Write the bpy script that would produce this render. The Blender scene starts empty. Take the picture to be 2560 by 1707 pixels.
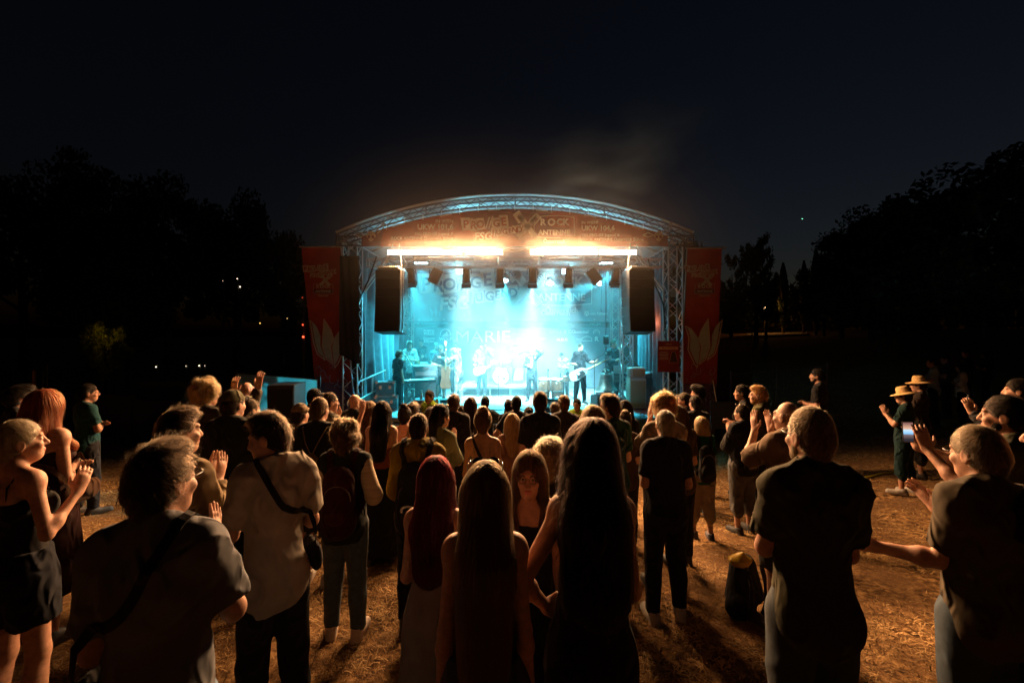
import bpy, math, random
import numpy as np
from mathutils import Vector, Matrix
S = bpy.context.scene
COL = S.collection
R = math.radians
f32 = np.float32
# ------------------------------------------------------------------ camera
ZC = 1.9                      # camera height; the slope falls away from it towards the stage
FPX, CX, CY = 1030.0, 1280.0, 837.0   # focal length, centre column and horizon row of the 2560 px photograph
cam = bpy.data.cameras.new('camera'); camo = bpy.data.objects.new('camera', cam); COL.objects.link(camo)
camo.location = (0, 0, ZC); camo.rotation_euler = (R(90), 0, 0)
cam.sensor_width = 36; cam.lens = 36*FPX/2560; cam.shift_y = -(853.5-CY)/2560
cam.clip_start = .05; cam.clip_end = 900
S.camera = camo
# ------------------------------------------------------------------ dusk sky
W = bpy.data.worlds.new('World'); S.world = W; W.use_nodes = True
wn = W.node_tree; bg = wn.nodes['Background']
sky = wn.nodes.new('ShaderNodeTexSky'); sky.sky_type = 'NISHITA'; sky.sun_disc = False
sky.sun_elevation = R(-3.0); sky.sun_rotation = R(38); sky.air_density = 1.0; sky.dust_density = 1.5; sky.ozone_density = 1.4
wn.links.new(sky.outputs[0], bg.inputs[0]); bg.inputs[1].default_value = .05
S.view_settings.view_transform = 'Standard'; S.view_settings.look = 'None'
S.view_settings.exposure = 0; S.view_settings.gamma = 1
S.view_settings.use_curve_mapping = False
S.cycles.max_bounces = 5; S.cycles.diffuse_bounces = 3; S.cycles.glossy_bounces = 2; S.cycles.transmission_bounces = 4
S.cycles.volume_bounces = 1; S.cycles.transparent_max_bounces = 6
S.cycles.sample_clamp_indirect = 4; S.cycles.use_denoising = True
S.cycles.volume_step_rate = 2; S.cycles.caustics_reflective = False; S.cycles.caustics_refractive = False
# light strengths and colours
WARM = (1.0, .44, .15); BLINDER = (1.0, .52, .23); CYAN = (.05, .68, .82); ICE = (.40, .90, .97)
P_ROOF = 2300.; P_BAR, P_AREA, P_REAR, P_FRONT, P_WASH = 6., 700., 6500., 10500., 9500.

# ------------------------------------------------------------------ terrain
def gz(x, y):
    x = np.asarray(x, float); y = np.asarray(y, float)
    sp = lambda t, w: w*np.logaddexp(0, t/w)
    base = -.135*(11 - sp(11-y, .5))
    base = np.where(y < -5, .8, base)
    r = .17*sp(x+.5*y-7.5, .6); rise = 4.4*(1-np.exp(-r/4.4))
    l = .09*sp(-x-2.5, .4); left = 1.2*(1-np.exp(-l/1.2))
    return base+rise+left
def at(px, d, py=None):
    """a point straight behind pixel column px (of the 2560 px photograph) at distance d; on the ground unless py is given"""
    x = (px-CX)/FPX*d
    return Vector((x, d, float(gz(x, d)) if py is None else ZC-(py-CY)/FPX*d))
# ------------------------------------------------------------------ materials
MATS = {}
def mat(key, col, rough=.7, var=.12, scale=30, bump=.0, metal=0, spec=.3, sheen=0, sss=0, trans=0, emit=None, es=0, coat=0, stretch=None, c2=None, ramp=(.4, .6), bscale=None):
    if key in MATS: return MATS[key]
    m = bpy.data.materials.new(key); m.use_nodes = True; MATS[key] = m
    nt = m.node_tree; b = nt.nodes['Principled BSDF']; L = nt.links.new
    tc = nt.nodes.new('ShaderNodeTexCoord'); n = nt.nodes.new('ShaderNodeTexNoise'); n.inputs['Scale'].default_value = scale; n.inputs['Detail'].default_value = 5
    src = tc.outputs['Object']
    if stretch:
        mp = nt.nodes.new('ShaderNodeMapping'); mp.inputs['Scale'].default_value = stretch; L(src, mp.inputs[0]); src = mp.outputs[0]
    L(src, n.inputs['Vector'])
    r = nt.nodes.new('ShaderNodeValToRGB'); a = c2 if c2 else tuple(c*(1-var) for c in col)
    z = col if c2 else tuple(min(1, c*(1+var)) for c in col)
    r.color_ramp.elements[0].position, r.color_ramp.elements[1].position = ramp if c2 else (.3, .7)
    r.color_ramp.elements[0].color = (*a, 1); r.color_ramp.elements[1].color = (*z, 1)
    L(n.outputs['Fac'], r.inputs[0]); L(r.outputs[0], b.inputs['Base Color'])
    b.inputs['Roughness'].default_value = rough; b.inputs['Metallic'].default_value = metal; b.inputs['Specular IOR Level'].default_value = spec
    b.inputs['Sheen Weight'].default_value = sheen
    if coat: b.inputs['Coat Weight'].default_value = coat
    if sss:
        b.inputs['Subsurface Weight'].default_value = sss; b.inputs['Subsurface Radius'].default_value = (.02, .006, .003); b.inputs['Subsurface Scale'].default_value = .6
    if trans: b.inputs['Transmission Weight'].default_value = trans
    if emit: b.inputs['Emission Color'].default_value = (*emit, 1); b.inputs['Emission Strength'].default_value = es
    if bump:
        n2 = nt.nodes.new('ShaderNodeTexNoise'); n2.inputs['Scale'].default_value = bscale or scale*6; n2.inputs['Detail'].default_value = 4; L(src, n2.inputs['Vector'])
        bp = nt.nodes.new('ShaderNodeBump'); bp.inputs['Strength'].default_value = bump; bp.inputs['Distance'].default_value = .01
        L(n2.outputs['Fac'], bp.inputs['Height']); L(bp.outputs[0], b.inputs['Normal'])
    return m
def crease(m, sc=11, dist=.04):
    """soft wrinkle relief on top of the weave"""
    nt = m.node_tree
    if nt.nodes.get('creases'): return m
    L = nt.links.new; n = nt.nodes.new('ShaderNodeTexNoise'); n.name = 'creases'; n.noise_type = 'RIDGED_MULTIFRACTAL'; n.inputs['Scale'].default_value = sc; n.inputs['Detail'].default_value = 3; n.inputs['Distortion'].default_value = .8
    mp = nt.nodes.new('ShaderNodeMapping'); mp.inputs['Scale'].default_value = (1, 1, .7); tc = nt.nodes.new('ShaderNodeTexCoord'); L(tc.outputs['Object'], mp.inputs[0]); L(mp.outputs[0], n.inputs['Vector'])
    b = nt.nodes.new('ShaderNodeBump'); b.inputs['Strength'].default_value = .9; b.inputs['Distance'].default_value = dist*1.6; L(n.outputs['Fac'], b.inputs['Height'])
    p = nt.nodes['Principled BSDF']; old = p.inputs['Normal'].links[0].from_socket if p.inputs['Normal'].links else None
    if old: L(old, b.inputs['Normal'])
    L(b.outputs[0], p.inputs['Normal']); return m
def cloth(col, key=None): 
    c = tuple(round(x*(.42 if max(col) > .03 else .8), 4) for x in col)
    return crease(mat(key or 'cloth_%g_%g_%g' % c, c, .9, .18, 9, .35, sheen=.05, spec=.08, bscale=420))
def skin(tone=0):
    c = [(.38, .21, .145), (.44, .26, .19), (.30, .155, .10), (.16, .08, .05)][tone]
    return mat('skin_%d' % tone, c, .55, .22, 38, .25, spec=.3, sss=.14, bscale=260)
def hairmat(col):
    key = 'strands_%g_%g_%g' % col
    if key in MATS: return MATS[key]
    m = bpy.data.materials.new(key); m.use_nodes = True; MATS[key] = m; nt = m.node_tree
    nt.nodes.remove(nt.nodes['Principled BSDF'])
    h = nt.nodes.new('ShaderNodeBsdfHairPrincipled'); h.parametrization = 'COLOR'
    h.inputs['Color'].default_value = (*[c*.75 for c in col], 1); h.inputs['IOR'].default_value = 1.36; h.inputs['Roughness'].default_value = .38; h.inputs['Radial Roughness'].default_value = .4
    inf = nt.nodes.new('ShaderNodeHairInfo'); nt.links.new(inf.outputs['Random'], h.inputs['Random'])
    h.inputs['Random Roughness'].default_value = .3
    d = nt.nodes.new('ShaderNodeBsdfPrincipled'); d.inputs['Base Color'].default_value = (*[c*.5 for c in col], 1); d.inputs['Roughness'].default_value = .5; d.inputs['Specular IOR Level'].default_value = .25
    mx = nt.nodes.new('ShaderNodeMixShader'); mx.inputs[0].default_value = .55; nt.links.new(d.outputs[0], mx.inputs[1]); nt.links.new(h.outputs[0], mx.inputs[2]); nt.links.new(mx.outputs[0], nt.nodes['Material Output'].inputs[0])
    return m
def scalpmat(col): return mat('hair_%g_%g_%g' % col, tuple(c*.55 for c in col), .75, .5, 60, .6, spec=.1, stretch=(1, 1, .12), bscale=160)
# ------------------------------------------------------------------ objects
def thing(name, label, cat, loc=(0, 0, 0), rz=0, group=None):
    o = bpy.data.objects.new(name, None); COL.objects.link(o); o.location = loc; o.rotation_euler = (0, 0, rz)
    o.empty_display_size = .2; return tag(o, label, cat, group)
def tag(o, label=None, cat=None, group=None, kind=None):
    if label: o['label'] = label
    if cat: o['category'] = cat
    if group: o['group'] = group
    if kind: o['kind'] = kind
    return o
def obj(name, me, m=None, parent=None, loc=None, rot=None, scale=None, kind=None):
    o = bpy.data.objects.new(name, me); COL.objects.link(o)
    if m is not None:
        if not me.materials: me.materials.append(m)
        elif me.materials[0] != m: o.material_slots[0].link = 'OBJECT'; o.material_slots[0].material = m
    if parent is not None: o.parent = parent
    if loc is not None: o.location = loc
    if rot is not None: o.rotation_euler = rot
    if scale is not None: o.scale = scale
    if kind: o['kind'] = kind
    return o
def npmesh(name, V, Q, smooth=True, mats=None):
    me = bpy.data.meshes.new(name); V = np.asarray(V, f32); Q = np.asarray(Q, np.int32); k = Q.shape[1]
    me.vertices.add(len(V)); me.vertices.foreach_set('co', V.ravel())
    me.loops.add(Q.size); me.loops.foreach_set('vertex_index', Q.ravel())
    me.polygons.add(len(Q)); me.polygons.foreach_set('loop_start', np.arange(0, Q.size, k, dtype=np.int32))
    me.polygons.foreach_set('use_smooth', np.full(len(Q), smooth))
    if mats is not None: me.polygons.foreach_set('material_index', mats.astype(np.int32))
    me.update(calc_edges=True); return me
def rotz_to(d):
    return Vector(d).to_track_quat('Z', 'Y').to_matrix()
class MB:
    """collects simple shapes into one mesh"""
    def __init__(s): s.V = []; s.F = []; s.sm = []
    def add(s, V, F, smooth=False):
        o = len(s.V); s.V += [tuple(v) for v in V]; s.F += [tuple(i+o for i in f) for f in F]; s.sm += [smooth]*len(F); return s
    def box(s, c, d, rot=None, b=.006):
        M = rot.to_3x3() if rot is not None else Matrix.Identity(3); hx, hy, hz = [x/2 for x in d]; b = min(b, hx*.6, hy*.6, hz*.6); V = []; idx = {}
        for i, sx in enumerate((-1, 1)):
            for j, sy in enumerate((-1, 1)):
                for k, sz in enumerate((-1, 1)):
                    for ax in range(3):
                        p = [sx*(hx-b), sy*(hy-b), sz*(hz-b)]; p[ax] = (sx*hx, sy*hy, sz*hz)[ax]
                        idx[(i, j, k, ax)] = len(V); V.append(M @ Vector(p)+Vector(c))
        g = lambda i, j, k, a: idx[(i, j, k, a)]; F = []
        for e in (0, 1):
            q = [(e, 0, 0), (e, 1, 0), (e, 1, 1), (e, 0, 1)]; F.append([g(*t, 0) for t in (q if e else q[::-1])])
            q = [(0, e, 0), (0, e, 1), (1, e, 1), (1, e, 0)]; F.append([g(*t, 1) for t in (q if e else q[::-1])])
            q = [(0, 0, e), (1, 0, e), (1, 1, e), (0, 1, e)]; F.append([g(*t, 2) for t in (q if e else q[::-1])])
        for a in (0, 1):
            for c_ in (0, 1):
                F.append([g(0, a, c_, 1), g(1, a, c_, 1), g(1, a, c_, 2), g(0, a, c_, 2)]); F.append([g(a, 0, c_, 0), g(a, 1, c_, 0), g(a, 1, c_, 2), g(a, 0, c_, 2)]); F.append([g(a, c_, 0, 0), g(a, c_, 1, 0), g(a, c_, 1, 1), g(a, c_, 0, 1)])
                for d_ in (0, 1): F.append([g(a, c_, d_, 0), g(a, c_, d_, 1), g(a, c_, d_, 2)])
        return s.add(V, F)
    def tube(s, pts, r, n=8, cap=True):
        pts = [Vector(p) for p in pts]; rr = r if isinstance(r, (list, tuple)) else [r]*len(pts); V = []; F = []
        for i, p in enumerate(pts):
            t = (pts[min(i+1, len(pts)-1)]-pts[max(i-1, 0)]).normalized()
            if i == 0: u = t.orthogonal().normalized()
            else: u = (u-t*u.dot(t)); u = u.normalized() if u.length > 1e-6 else t.orthogonal().normalized()
            w = t.cross(u)
            for k in range(n): a = 2*math.pi*k/n; V.append(p+(u*math.cos(a)+w*math.sin(a))*rr[i])
        for i in range(len(pts)-1):
            for k in range(n): F.append((i*n+k, i*n+(k+1) % n, (i+1)*n+(k+1) % n, (i+1)*n+k))
        s.add(V, F, True)
        if cap: s.add(V[:n], [tuple(range(n))[::-1]]); s.add(V[-n:], [tuple(range(n))])
        return s
    def lathe(s, prof, c=(0, 0, 0), n=20, rot=None):
        M = rot.to_3x3() if rot is not None else Matrix.Identity(3); V = []; F = []
        for r, z in prof:
            for k in range(n): a = 2*math.pi*k/n; V.append(M @ Vector((r*math.cos(a), r*math.sin(a), z))+Vector(c))
        for i in range(len(prof)-1):
            for k in range(n): F.append((i*n+k, i*n+(k+1) % n, (i+1)*n+(k+1) % n, (i+1)*n+k))
        return s.add(V, F, True)
    def prism(s, poly, d, rot=None, c=(0, 0, 0)):
        """outline in x,z extruded along y by d"""
        M = rot.to_3x3() if rot is not None else Matrix.Identity(3); n = len(poly)
        V = [M @ Vector((x, -d/2, z))+Vector(c) for x, z in poly]+[M @ Vector((x, d/2, z))+Vector(c) for x, z in poly]
        return s.add(V, [tuple(range(n)), tuple(range(2*n-1, n-1, -1))]+[((i+1) % n, i, n+i, n+(i+1) % n) for i in range(n)])
    def sheet(s, fn, nu, nv, smooth=True):
        V = [fn(i/nu, j/nv) for j in range(nv+1) for i in range(nu+1)]; F = [(j*(nu+1)+i, j*(nu+1)+i+1, (j+1)*(nu+1)+i+1, (j+1)*(nu+1)+i) for j in range(nv) for i in range(nu)]
        return s.add(V, F, smooth)
    def mesh(s, name):
        me = bpy.data.meshes.new(name); me.from_pydata(s.V, [], s.F); me.polygons.foreach_set('use_smooth', s.sm); me.update(); return me
    def build(s, name, m=None, parent=None, loc=None, rot=None, kind=None): return obj(name, s.mesh(name), m, parent, loc, rot, kind=kind)
ROD = MB().lathe([(1, 0), (1, 1)], n=8).add([(math.cos(2*math.pi*k/8), math.sin(2*math.pi*k/8), z) for z in (0, 1) for k in range(8)], [tuple(range(8))[::-1], tuple(range(8, 16))]).mesh('rod')
def rod(name, a, b, r, m, parent):
    a = Vector(a); b = Vector(b); o = obj(name, ROD, m, parent); d = b-a
    o.location = a; o.rotation_mode = 'QUATERNION'; o.rotation_quaternion = d.to_track_quat('Z', 'Y'); o.scale = (r, r, d.length); return o
# ------------------------------------------------------------------ implicit surfaces: organic shapes from smooth unions
def sub(a, b): return (a[0]-b[0], a[1]-b[1], a[2]-b[2])
class Sh:
    def __init__(s): s.P = []; s.cuts = []
    def cone(s, a, b, ra, rb, k=.02, fl=None, cap=0, neg=False): s.P.append(('c', np.array(a, float), np.array(b, float), ra, rb, k, fl, cap, neg)); return s
    def ell(s, c, r, k=.02, M=None, neg=False): s.P.append(('e', np.array(c, float), np.array(r, float), k, M, neg)); return s
    def cut(s, p, n): s.cuts.append((np.array(p, float), np.array(n, float)/np.linalg.norm(n))); return s
    def bounds(s):
        lo = np.full(3, 9.); hi = -lo
        for p in s.P:
            if p[-1]: continue
            if p[0] == 'c':
                r = max(p[3], p[4]); lo = np.minimum(lo, np.minimum(p[1], p[2])-r); hi = np.maximum(hi, np.maximum(p[1], p[2])+r)
            else: r = max(p[2]); lo = np.minimum(lo, p[1]-r); hi = np.maximum(hi, p[1]+r)
        return lo, hi
    def field(s, h, fine=(), pad=None):
        lo, hi = s.bounds(); pad = pad or 2.5*h+.012
        ax = []
        for i in range(3):
            x = lo[i]-pad; out = [x]
            while x < hi[i]+pad:
                st = h
                for l, u, hf in fine:
                    if l[i]-hf*2 <= x <= u[i]+hf*2: st = min(st, hf)
                x += st; out.append(x)
            ax.append(np.array(out, f32))
        F = np.full([len(a) for a in ax], .5, f32)
        for p in s.P:
            k = p[5] if p[0] == 'c' else p[3]; m = k+3.2*h+.01
            if p[0] == 'c': r = max(p[3], p[4]); l = np.minimum(p[1], p[2])-r-m; u = np.maximum(p[1], p[2])+r+m
            else: r = max(p[2]); l = p[1]-r-m; u = p[1]+r+m
            sl = tuple(slice(max(0, int(np.searchsorted(ax[i], l[i]))-1), int(np.searchsorted(ax[i], u[i]))+1) for i in range(3))
            X = ax[0][sl[0]][:, None, None]; Y = ax[1][sl[1]][None, :, None]; Z = ax[2][sl[2]][None, None, :]
            if X.size == 0 or Y.size == 0 or Z.size == 0: continue
            if p[0] == 'c':
                _, a, b, ra, rb, k, fl, cap, neg = p; d = (b-a).astype(f32); dd = float(d @ d)+1e-9
                x, y, z = X-f32(a[0]), Y-f32(a[1]), Z-f32(a[2]); t0 = (x*d[0]+y*d[1]+z*d[2])/f32(dd); t = np.clip(t0, 0, 1)
                x, y, z = x-t*d[0], y-t*d[1], z-t*d[2]
                if fl is not None:
                    v, g = fl; q = (x*f32(v[0])+y*f32(v[1])+z*f32(v[2]))*f32(g-1); x, y, z = x+q*f32(v[0]), y+q*f32(v[1]), z+q*f32(v[2])
                D = np.sqrt(x*x+y*y+z*z)-(f32(ra)+t*f32(rb-ra))
                if cap & 1: D = np.maximum(D, (t0-1)*f32(math.sqrt(dd)))
                if cap & 2: D = np.maximum(D, -t0*f32(math.sqrt(dd)))
            else:
                _, c, r, k, M, neg = p; x, y, z = X-f32(c[0]), Y-f32(c[1]), Z-f32(c[2])
                if M is not None:
                    M = np.asarray(M, f32); x, y, z = M[0, 0]*x+M[1, 0]*y+M[2, 0]*z, M[0, 1]*x+M[1, 1]*y+M[2, 1]*z, M[0, 2]*x+M[1, 2]*y+M[2, 2]*z
                x, y, z = x/f32(r[0]), y/f32(r[1]), z/f32(r[2]); k0 = np.sqrt(x*x+y*y+z*z)
                k1 = np.sqrt((x/f32(r[0]))**2+(y/f32(r[1]))**2+(z/f32(r[2]))**2)+f32(1e-6); D = k0*(k0-1)/k1
            A = F[sl]
            if neg: D = -D; F[sl] = np.maximum(A, D)+np.maximum(k-np.abs(A-D), 0)**2*f32(.25/k)
            else: F[sl] = np.minimum(A, D)-np.maximum(k-np.abs(A-D), 0)**2*f32(.25/k)
        for p, n in s.cuts:
            F = np.maximum(F, ((ax[0]-p[0])*n[0])[:, None, None].astype(f32)+((ax[1]-p[1])*n[1])[None, :, None].astype(f32)+((ax[2]-p[2])*n[2])[None, None, :].astype(f32))
        return F, ax
def folds(F, ax, amp, seed, fz=1.0, fine=False):
    """cloth folds: drapes plus sharper slanting creases, only ever outwards"""
    rs = np.random.RandomState(seed); X, Y, Z = ax[0][:, None, None], ax[1][None, :, None], ax[2][None, None, :]; o = 0
    wx = .05*np.sin(8*Z+rs.uniform(0, 6))+.03*np.sin(15*Y+6*X+rs.uniform(0, 6)); wz = .05*np.sin(11*X+rs.uniform(0, 6))+.04*np.sin(13*Y+5*Z)
    for i in range(3):
        a = rs.uniform(16, 34)*(1+i*.5); th = rs.uniform(0, 3.14)
        o = o+(.5+.5*np.sin(a*((X+wx)*math.cos(th)+(Y+wx)*math.sin(th))+a*fz*rs.uniform(-.6, .6)*(Z+wz)+rs.uniform(0, 6)))/(1+i*.5)*.5
    if fine:
        for i in range(4):
            a = rs.uniform(26, 60); d = rs.normal(0, 1, 3); d[2] = d[2]*1.3; d /= np.linalg.norm(d); m = np.clip(np.sin(5.5*X*rs.uniform(-1, 1)+6*Z+4*Y+rs.uniform(0, 6)), 0, 1)
            r = 1-np.abs(np.sin(.5*a*(d[0]*(X+wx*1.5)+d[1]*(Y+wx)+d[2]*(Z+wz*1.4))+rs.uniform(0, 6))); o = o+r*r*r*m*.9
    return F-f32(amp)*o.astype(f32)
def nets(F, ax):
    sh = F.shape; Sg = F < 0; ids = []; pts = []; quads = []
    cz, cy = sh[2]-1, sh[1]-1
    for a in range(3):
        n = sh[a]; lo = [slice(None)]*3; hi = [slice(None)]*3; lo[a] = slice(0, n-1); hi[a] = slice(1, n); b, c = (a+1) % 3, (a+2) % 3
        lo[b] = hi[b] = slice(1, sh[b]-1); lo[c] = hi[c] = slice(1, sh[c]-1)
        A, B = F[tuple(lo)], F[tuple(hi)]; ix = np.nonzero(Sg[tuple(lo)] != Sg[tuple(hi)]); f0, f1 = A[ix], B[ix]
        ix = list(ix); ix[b] = ix[b]+1; ix[c] = ix[c]+1; t = f0/(f0-f1)
        P = np.stack([ax[0][ix[0]], ax[1][ix[1]], ax[2][ix[2]]], 1); P[:, a] += t*(ax[a][ix[a]+1]-ax[a][ix[a]]); q = []
        for db, dc in ((-1, -1), (0, -1), (0, 0), (-1, 0)):
            j = list(ix); j[b] = j[b]+db; j[c] = j[c]+dc; q.append((j[0]*cy+j[1])*cz+j[2])
        q = np.stack(q, 1); ids.append(q.ravel()); pts.append(np.repeat(P, 4, 0))
        fl = ~(f0 < 0); q[fl] = q[fl][:, ::-1]; quads.append(q)
    ids = np.concatenate(ids); pts = np.concatenate(pts); Q = np.concatenate(quads)
    u, inv = np.unique(ids, return_inverse=True); cnt = np.bincount(inv)
    V = np.stack([np.bincount(inv, weights=pts[:, i])/cnt for i in range(3)], 1); Q = np.searchsorted(u, Q)
    e = np.concatenate([Q[:, [0, 1]], Q[:, [1, 2]], Q[:, [2, 3]], Q[:, [3, 0]]]); d = np.bincount(e[:, 0], minlength=len(V))+1e-6
    V = .6*V+.4*np.stack([np.bincount(e[:, 0], weights=V[e[:, 1], i], minlength=len(V))/d for i in range(3)], 1)
    return V, Q
def sample(F, ax, P):
    w = []; i0 = []
    for i in range(3):
        j = np.clip(np.searchsorted(ax[i], P[:, i])-1, 0, len(ax[i])-2); i0.append(j); w.append(np.clip((P[:, i]-ax[i][j])/(ax[i][j+1]-ax[i][j]), 0, 1))
    o = 0
    for a in (0, 1):
        for b in (0, 1):
            for c in (0, 1):
                o = o+F[i0[0]+a, i0[1]+b, i0[2]+c]*(w[0] if a else 1-w[0])*(w[1] if b else 1-w[1])*(w[2] if c else 1-w[2])
    return o
# ------------------------------------------------------------------ people
ARM = {  # right side, torso frame: shoulder->elbow, elbow->wrist, hand direction, palm normal
 'down': ((.06, -.03, -.29), (.03, .07, -.25), (.0, .05, -1), (-1, 0, 0)),
 'front': ((.07, .0, -.28), (-.14, .2, .02), (-.7, .6, .1), (-.3, -.9, 0)),
 'cross': ((.05, .07, -.27), (-.22, .12, .05), (-1, .1, .1), (0, -1, 0)),
 'clap': ((.07, .12, -.25), (-.16, .15, .14), (-.05, .35, .94), (-1, 0, 0)),
 'claphigh': ((.07, .2, -.14), (-.14, .1, .23), (-.05, .2, .97), (-1, 0, 0)),
 'up': ((.10, .12, .24), (-.03, .05, .25), (.0, .1, 1), (0, 1, 0)),
 'hip': ((.17, -.1, -.23), (-.10, .16, -.17), (-.6, .6, -.5), (-.6, -.6, 0)),
 'phone': ((.04, .18, -.20), (-.10, .18, .16), (-.1, .3, .95), (-.8, .5, 0)),
 'mouth': ((.10, .14, -.23), (-.13, .08, .24), (-.6, .1, .7), (0, -1, 0)),
 'point': ((.18, .1, -.08), (.02, .06, .27), (0, .1, 1), (0, 1, 0)),
 'hold': ((.06, .05, -.28), (-.05, .23, .04), (-.1, 1, .1), (-1, 0, 0)),
 'forward': ((.03, .10, -.27), (-.06, .25, -.03), (-.1, .95, -.25), (-.8, 0, -.5)),
 'strum': ((.12, -.02, -.27), (-.2, .16, -.05), (-.8, .3, -.4), (0, -1, 0)),
 'fret': ((.12, .08, -.26), (.08, .22, .08), (-.2, .5, .8), (-.7, -.6, 0)),
 'reach': ((.04, .24, -.12), (.0, .25, .0), (0, 1, .1), (-1, 0, 0)),
 'brow': ((.16, .12, .12), (-.2, .02, .14), (-.8, 0, .5), (0, 0, -1)),
}
def vec(*a): return np.array(a, float)
def unit(v): v = np.asarray(v, float); return v/(np.linalg.norm(v)+1e-9)
class Body:
    """joints of one figure 1.75 m tall, facing +y; everything is scaled at the end"""
    def __init__(b, sex, arms, head, stance, fat, seed):
        rs = random.Random(seed); b.sex, b.fat = sex, fat; f = sex == 'f'
        b.w = .122 if f else .140; sx = b.w+.014
        b.arm = {}
        for sd, nm in ((1, arms[1]), (-1, arms[0])):
            E, Wr, hd, pn = [vec(*v) for v in (ARM[nm] if isinstance(nm, str) else nm)]; E = E*vec(.55 if nm in ('front', 'cross', 'clap', 'down', 'hold', 'claphigh') else 1, 1, 1)
            m = vec(sd, 1, 1); s0 = vec(sd*sx, -.015, 1.425 if not (isinstance(nm, str) and nm in ('up', 'brow')) else 1.445)
            e = s0+unit(E*m)*.29; wr = e+unit(Wr*m)*.255
            b.arm[sd] = (s0, e, wr, unit(hd*m), unit(pn*m), nm)
        st = stance; o = rs.uniform(-.05, .06)
        b.shirt = None; b.leg = {sd: (vec(sd*.088, 0, .90), vec(sd*(.09+st*.4), .015+sd*o*.5, .48), vec(sd*(.085+st), -.02+sd*o, .075)) for sd in (1, -1)}
        hy, hp, hr = head; b.Rh = np.array(Matrix.Rotation(R(hy), 3, 'Z') @ Matrix.Rotation(R(hp), 3, 'X') @ Matrix.Rotation(R(hr), 3, 'Y'))
        b.hc = vec(0, .005, 1.52)+b.Rh @ vec(0, .012, .115)
    def H(b, x, y, z): return b.hc+b.Rh @ vec(x, y, z)
    def torso(b, s, e=0, low=.90, k=.05):
        f = b.sex == 'f'; F = b.fat; Y = vec(0, 1, 0)
        s.cone((0, 0, low), (0, 0, 1.0), (.160 if f else .146)*F+e, (.140 if f else .140)*F+e, k, (Y, 1.32), cap=2)
        s.cone((0, 0, 1.0), (0, .008*F, 1.16), (.130 if f else .140)*F+e, (.112 if f else .135)*F+e, k, (Y, 1.32))
        s.cone((0, .0, 1.16), (0, -.012, 1.36), (.114 if f else .136)*F+e, (.124 if f else .146)+e, k, (Y, 1.38))
        s.cone((-b.w, -.015, 1.425), (b.w, -.015, 1.425), .05+e, .05+e, k)
        s.cone((0, -.03, 1.51), (.12, -.02, 1.45), .035+e, .04+e, k); s.cone((0, -.03, 1.51), (-.12, -.02, 1.45), .035+e, .04+e, k)
        if f:
            for x in (-.066, .066): s.ell((x, .085, 1.27), (.06+e, .055+e, .06+e), .03)
        elif F > 1.05: s.ell((0, .07, 1.08), (.13+e, .10+e, .14+e), .05)
        for x in (-.07, .07): s.ell((x, -.055, .93), (.082+e, .072+e, .085+e), .04)
        s.ell((.05, -.075, 1.33), (.07+e, .04+e, .09+e), .04); s.ell((-.05, -.075, 1.33), (.07+e, .04+e, .09+e), .04)
    def hand(b, s, sd, det):
        s0, e, w, u, n, nm = b.arm[sd]; v = np.cross(u, n); n = np.cross(v, u); fr = unit(w-e)
        s.cone(w, w+u*.05, .023, .026, .02, (n, 1.5))
        if not det:
            s.cone(w+u*.04, w+u*.15, .036, .022, .02, (n, 2.0)); s.cone(w+u*.03, w+u*.085+v*.045*sd+n*.01, .014, .011, .012); return
        s.cone(w+u*.02, w+u*.075, .034, .040, .015, (n, 2.3))
        cl = .012 if nm in ('clap', 'claphigh', 'up', 'point') else .03
        for i, L in enumerate((.92, 1.0, .95, .78)):
            if nm == 'point' and i: cl = .06
            p = w+u*.085+v*sd*(1.5-i)*.0195; q = p+unit(u+n*cl*6+v*sd*(1.5-i)*.07)*.046*L; t = q+unit(u*(1-cl*8)+n*cl*16+v*sd*(1.5-i)*.06)*.040*L
            s.cone(p, q, .0098, .0088, .006); s.cone(q, t, .0088, .0072, .004)
        p = w+u*.022+v*sd*.026; q = p+unit(u*.7+v*sd*.75+n*.25)*.042; s.cone(p, q, .015, .0115, .01); s.cone(q, q+unit(u+v*sd*.25+n*.2)*.034, .011, .008, .005)
    def body(b, det):
        s = Sh(); b.torso(s)
        for sd in (1, -1):
            h, k, a = b.leg[sd]
            s.cone(h, k, .088*(.5+.5*b.fat), .054, .05); s.cone(k, a, .053, .036, .03); s.ell((k+a)/2+vec(0, -.022, .06), (.048, .05, .12), .03)
            s.cone(a+vec(0, -.03, -.035), a+vec(sd*.02, .14, -.05), .034, .026, .03)
            s0, e, w, u, n, nm = b.arm[sd]; g = .88 if b.sex == 'f' else 1.0
            s.ell(s0, (.055*g, .056*g, .056*g), .04); s.cone(s0, e, .047*g, .038*g, .03); s.cone(e, w, .041*g, .027*g, .02); s.ell(e+(w-e)*.28, (.042*g,)*3, .03)
            b.hand(s, sd, det)
        f = b.sex == 'f'; H = b.H; M = b.Rh
        s.cone((0, -.025, 1.46), H(0, -.02, -.06), .058 if not f else .048, .054 if not f else .046, .035)
        s.ell(H(0, -.014, .018), (.073, .088, .091), .03, M); s.ell(H(0, .035, -.045), (.060, .058, .075), .03, M); s.ell(H(0, .052, -.090), (.040, .038, .030), .03, M)
        s.ell(H(0, .078, .022), (.052, .02, .014), .02, M)
        for x in (-.031, .031): s.ell(H(x, .108, .0), (.017, .018, .011), .014, M, True); s.ell(H(x, .08, -.001), (.0135, .0135, .0125), .003, M)
        for x in (-.04, .04): s.ell(H(x, .068, -.032), (.024, .022, .02), .02, M)
        s.cone(H(0, .092, .008), H(0, .114, -.034), .008, .0125, .012); s.ell(H(.010, .098, -.037), (.009, .011, .008), .008, M); s.ell(H(-.010, .098, -.037), (.009, .011, .008), .008, M)
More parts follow.
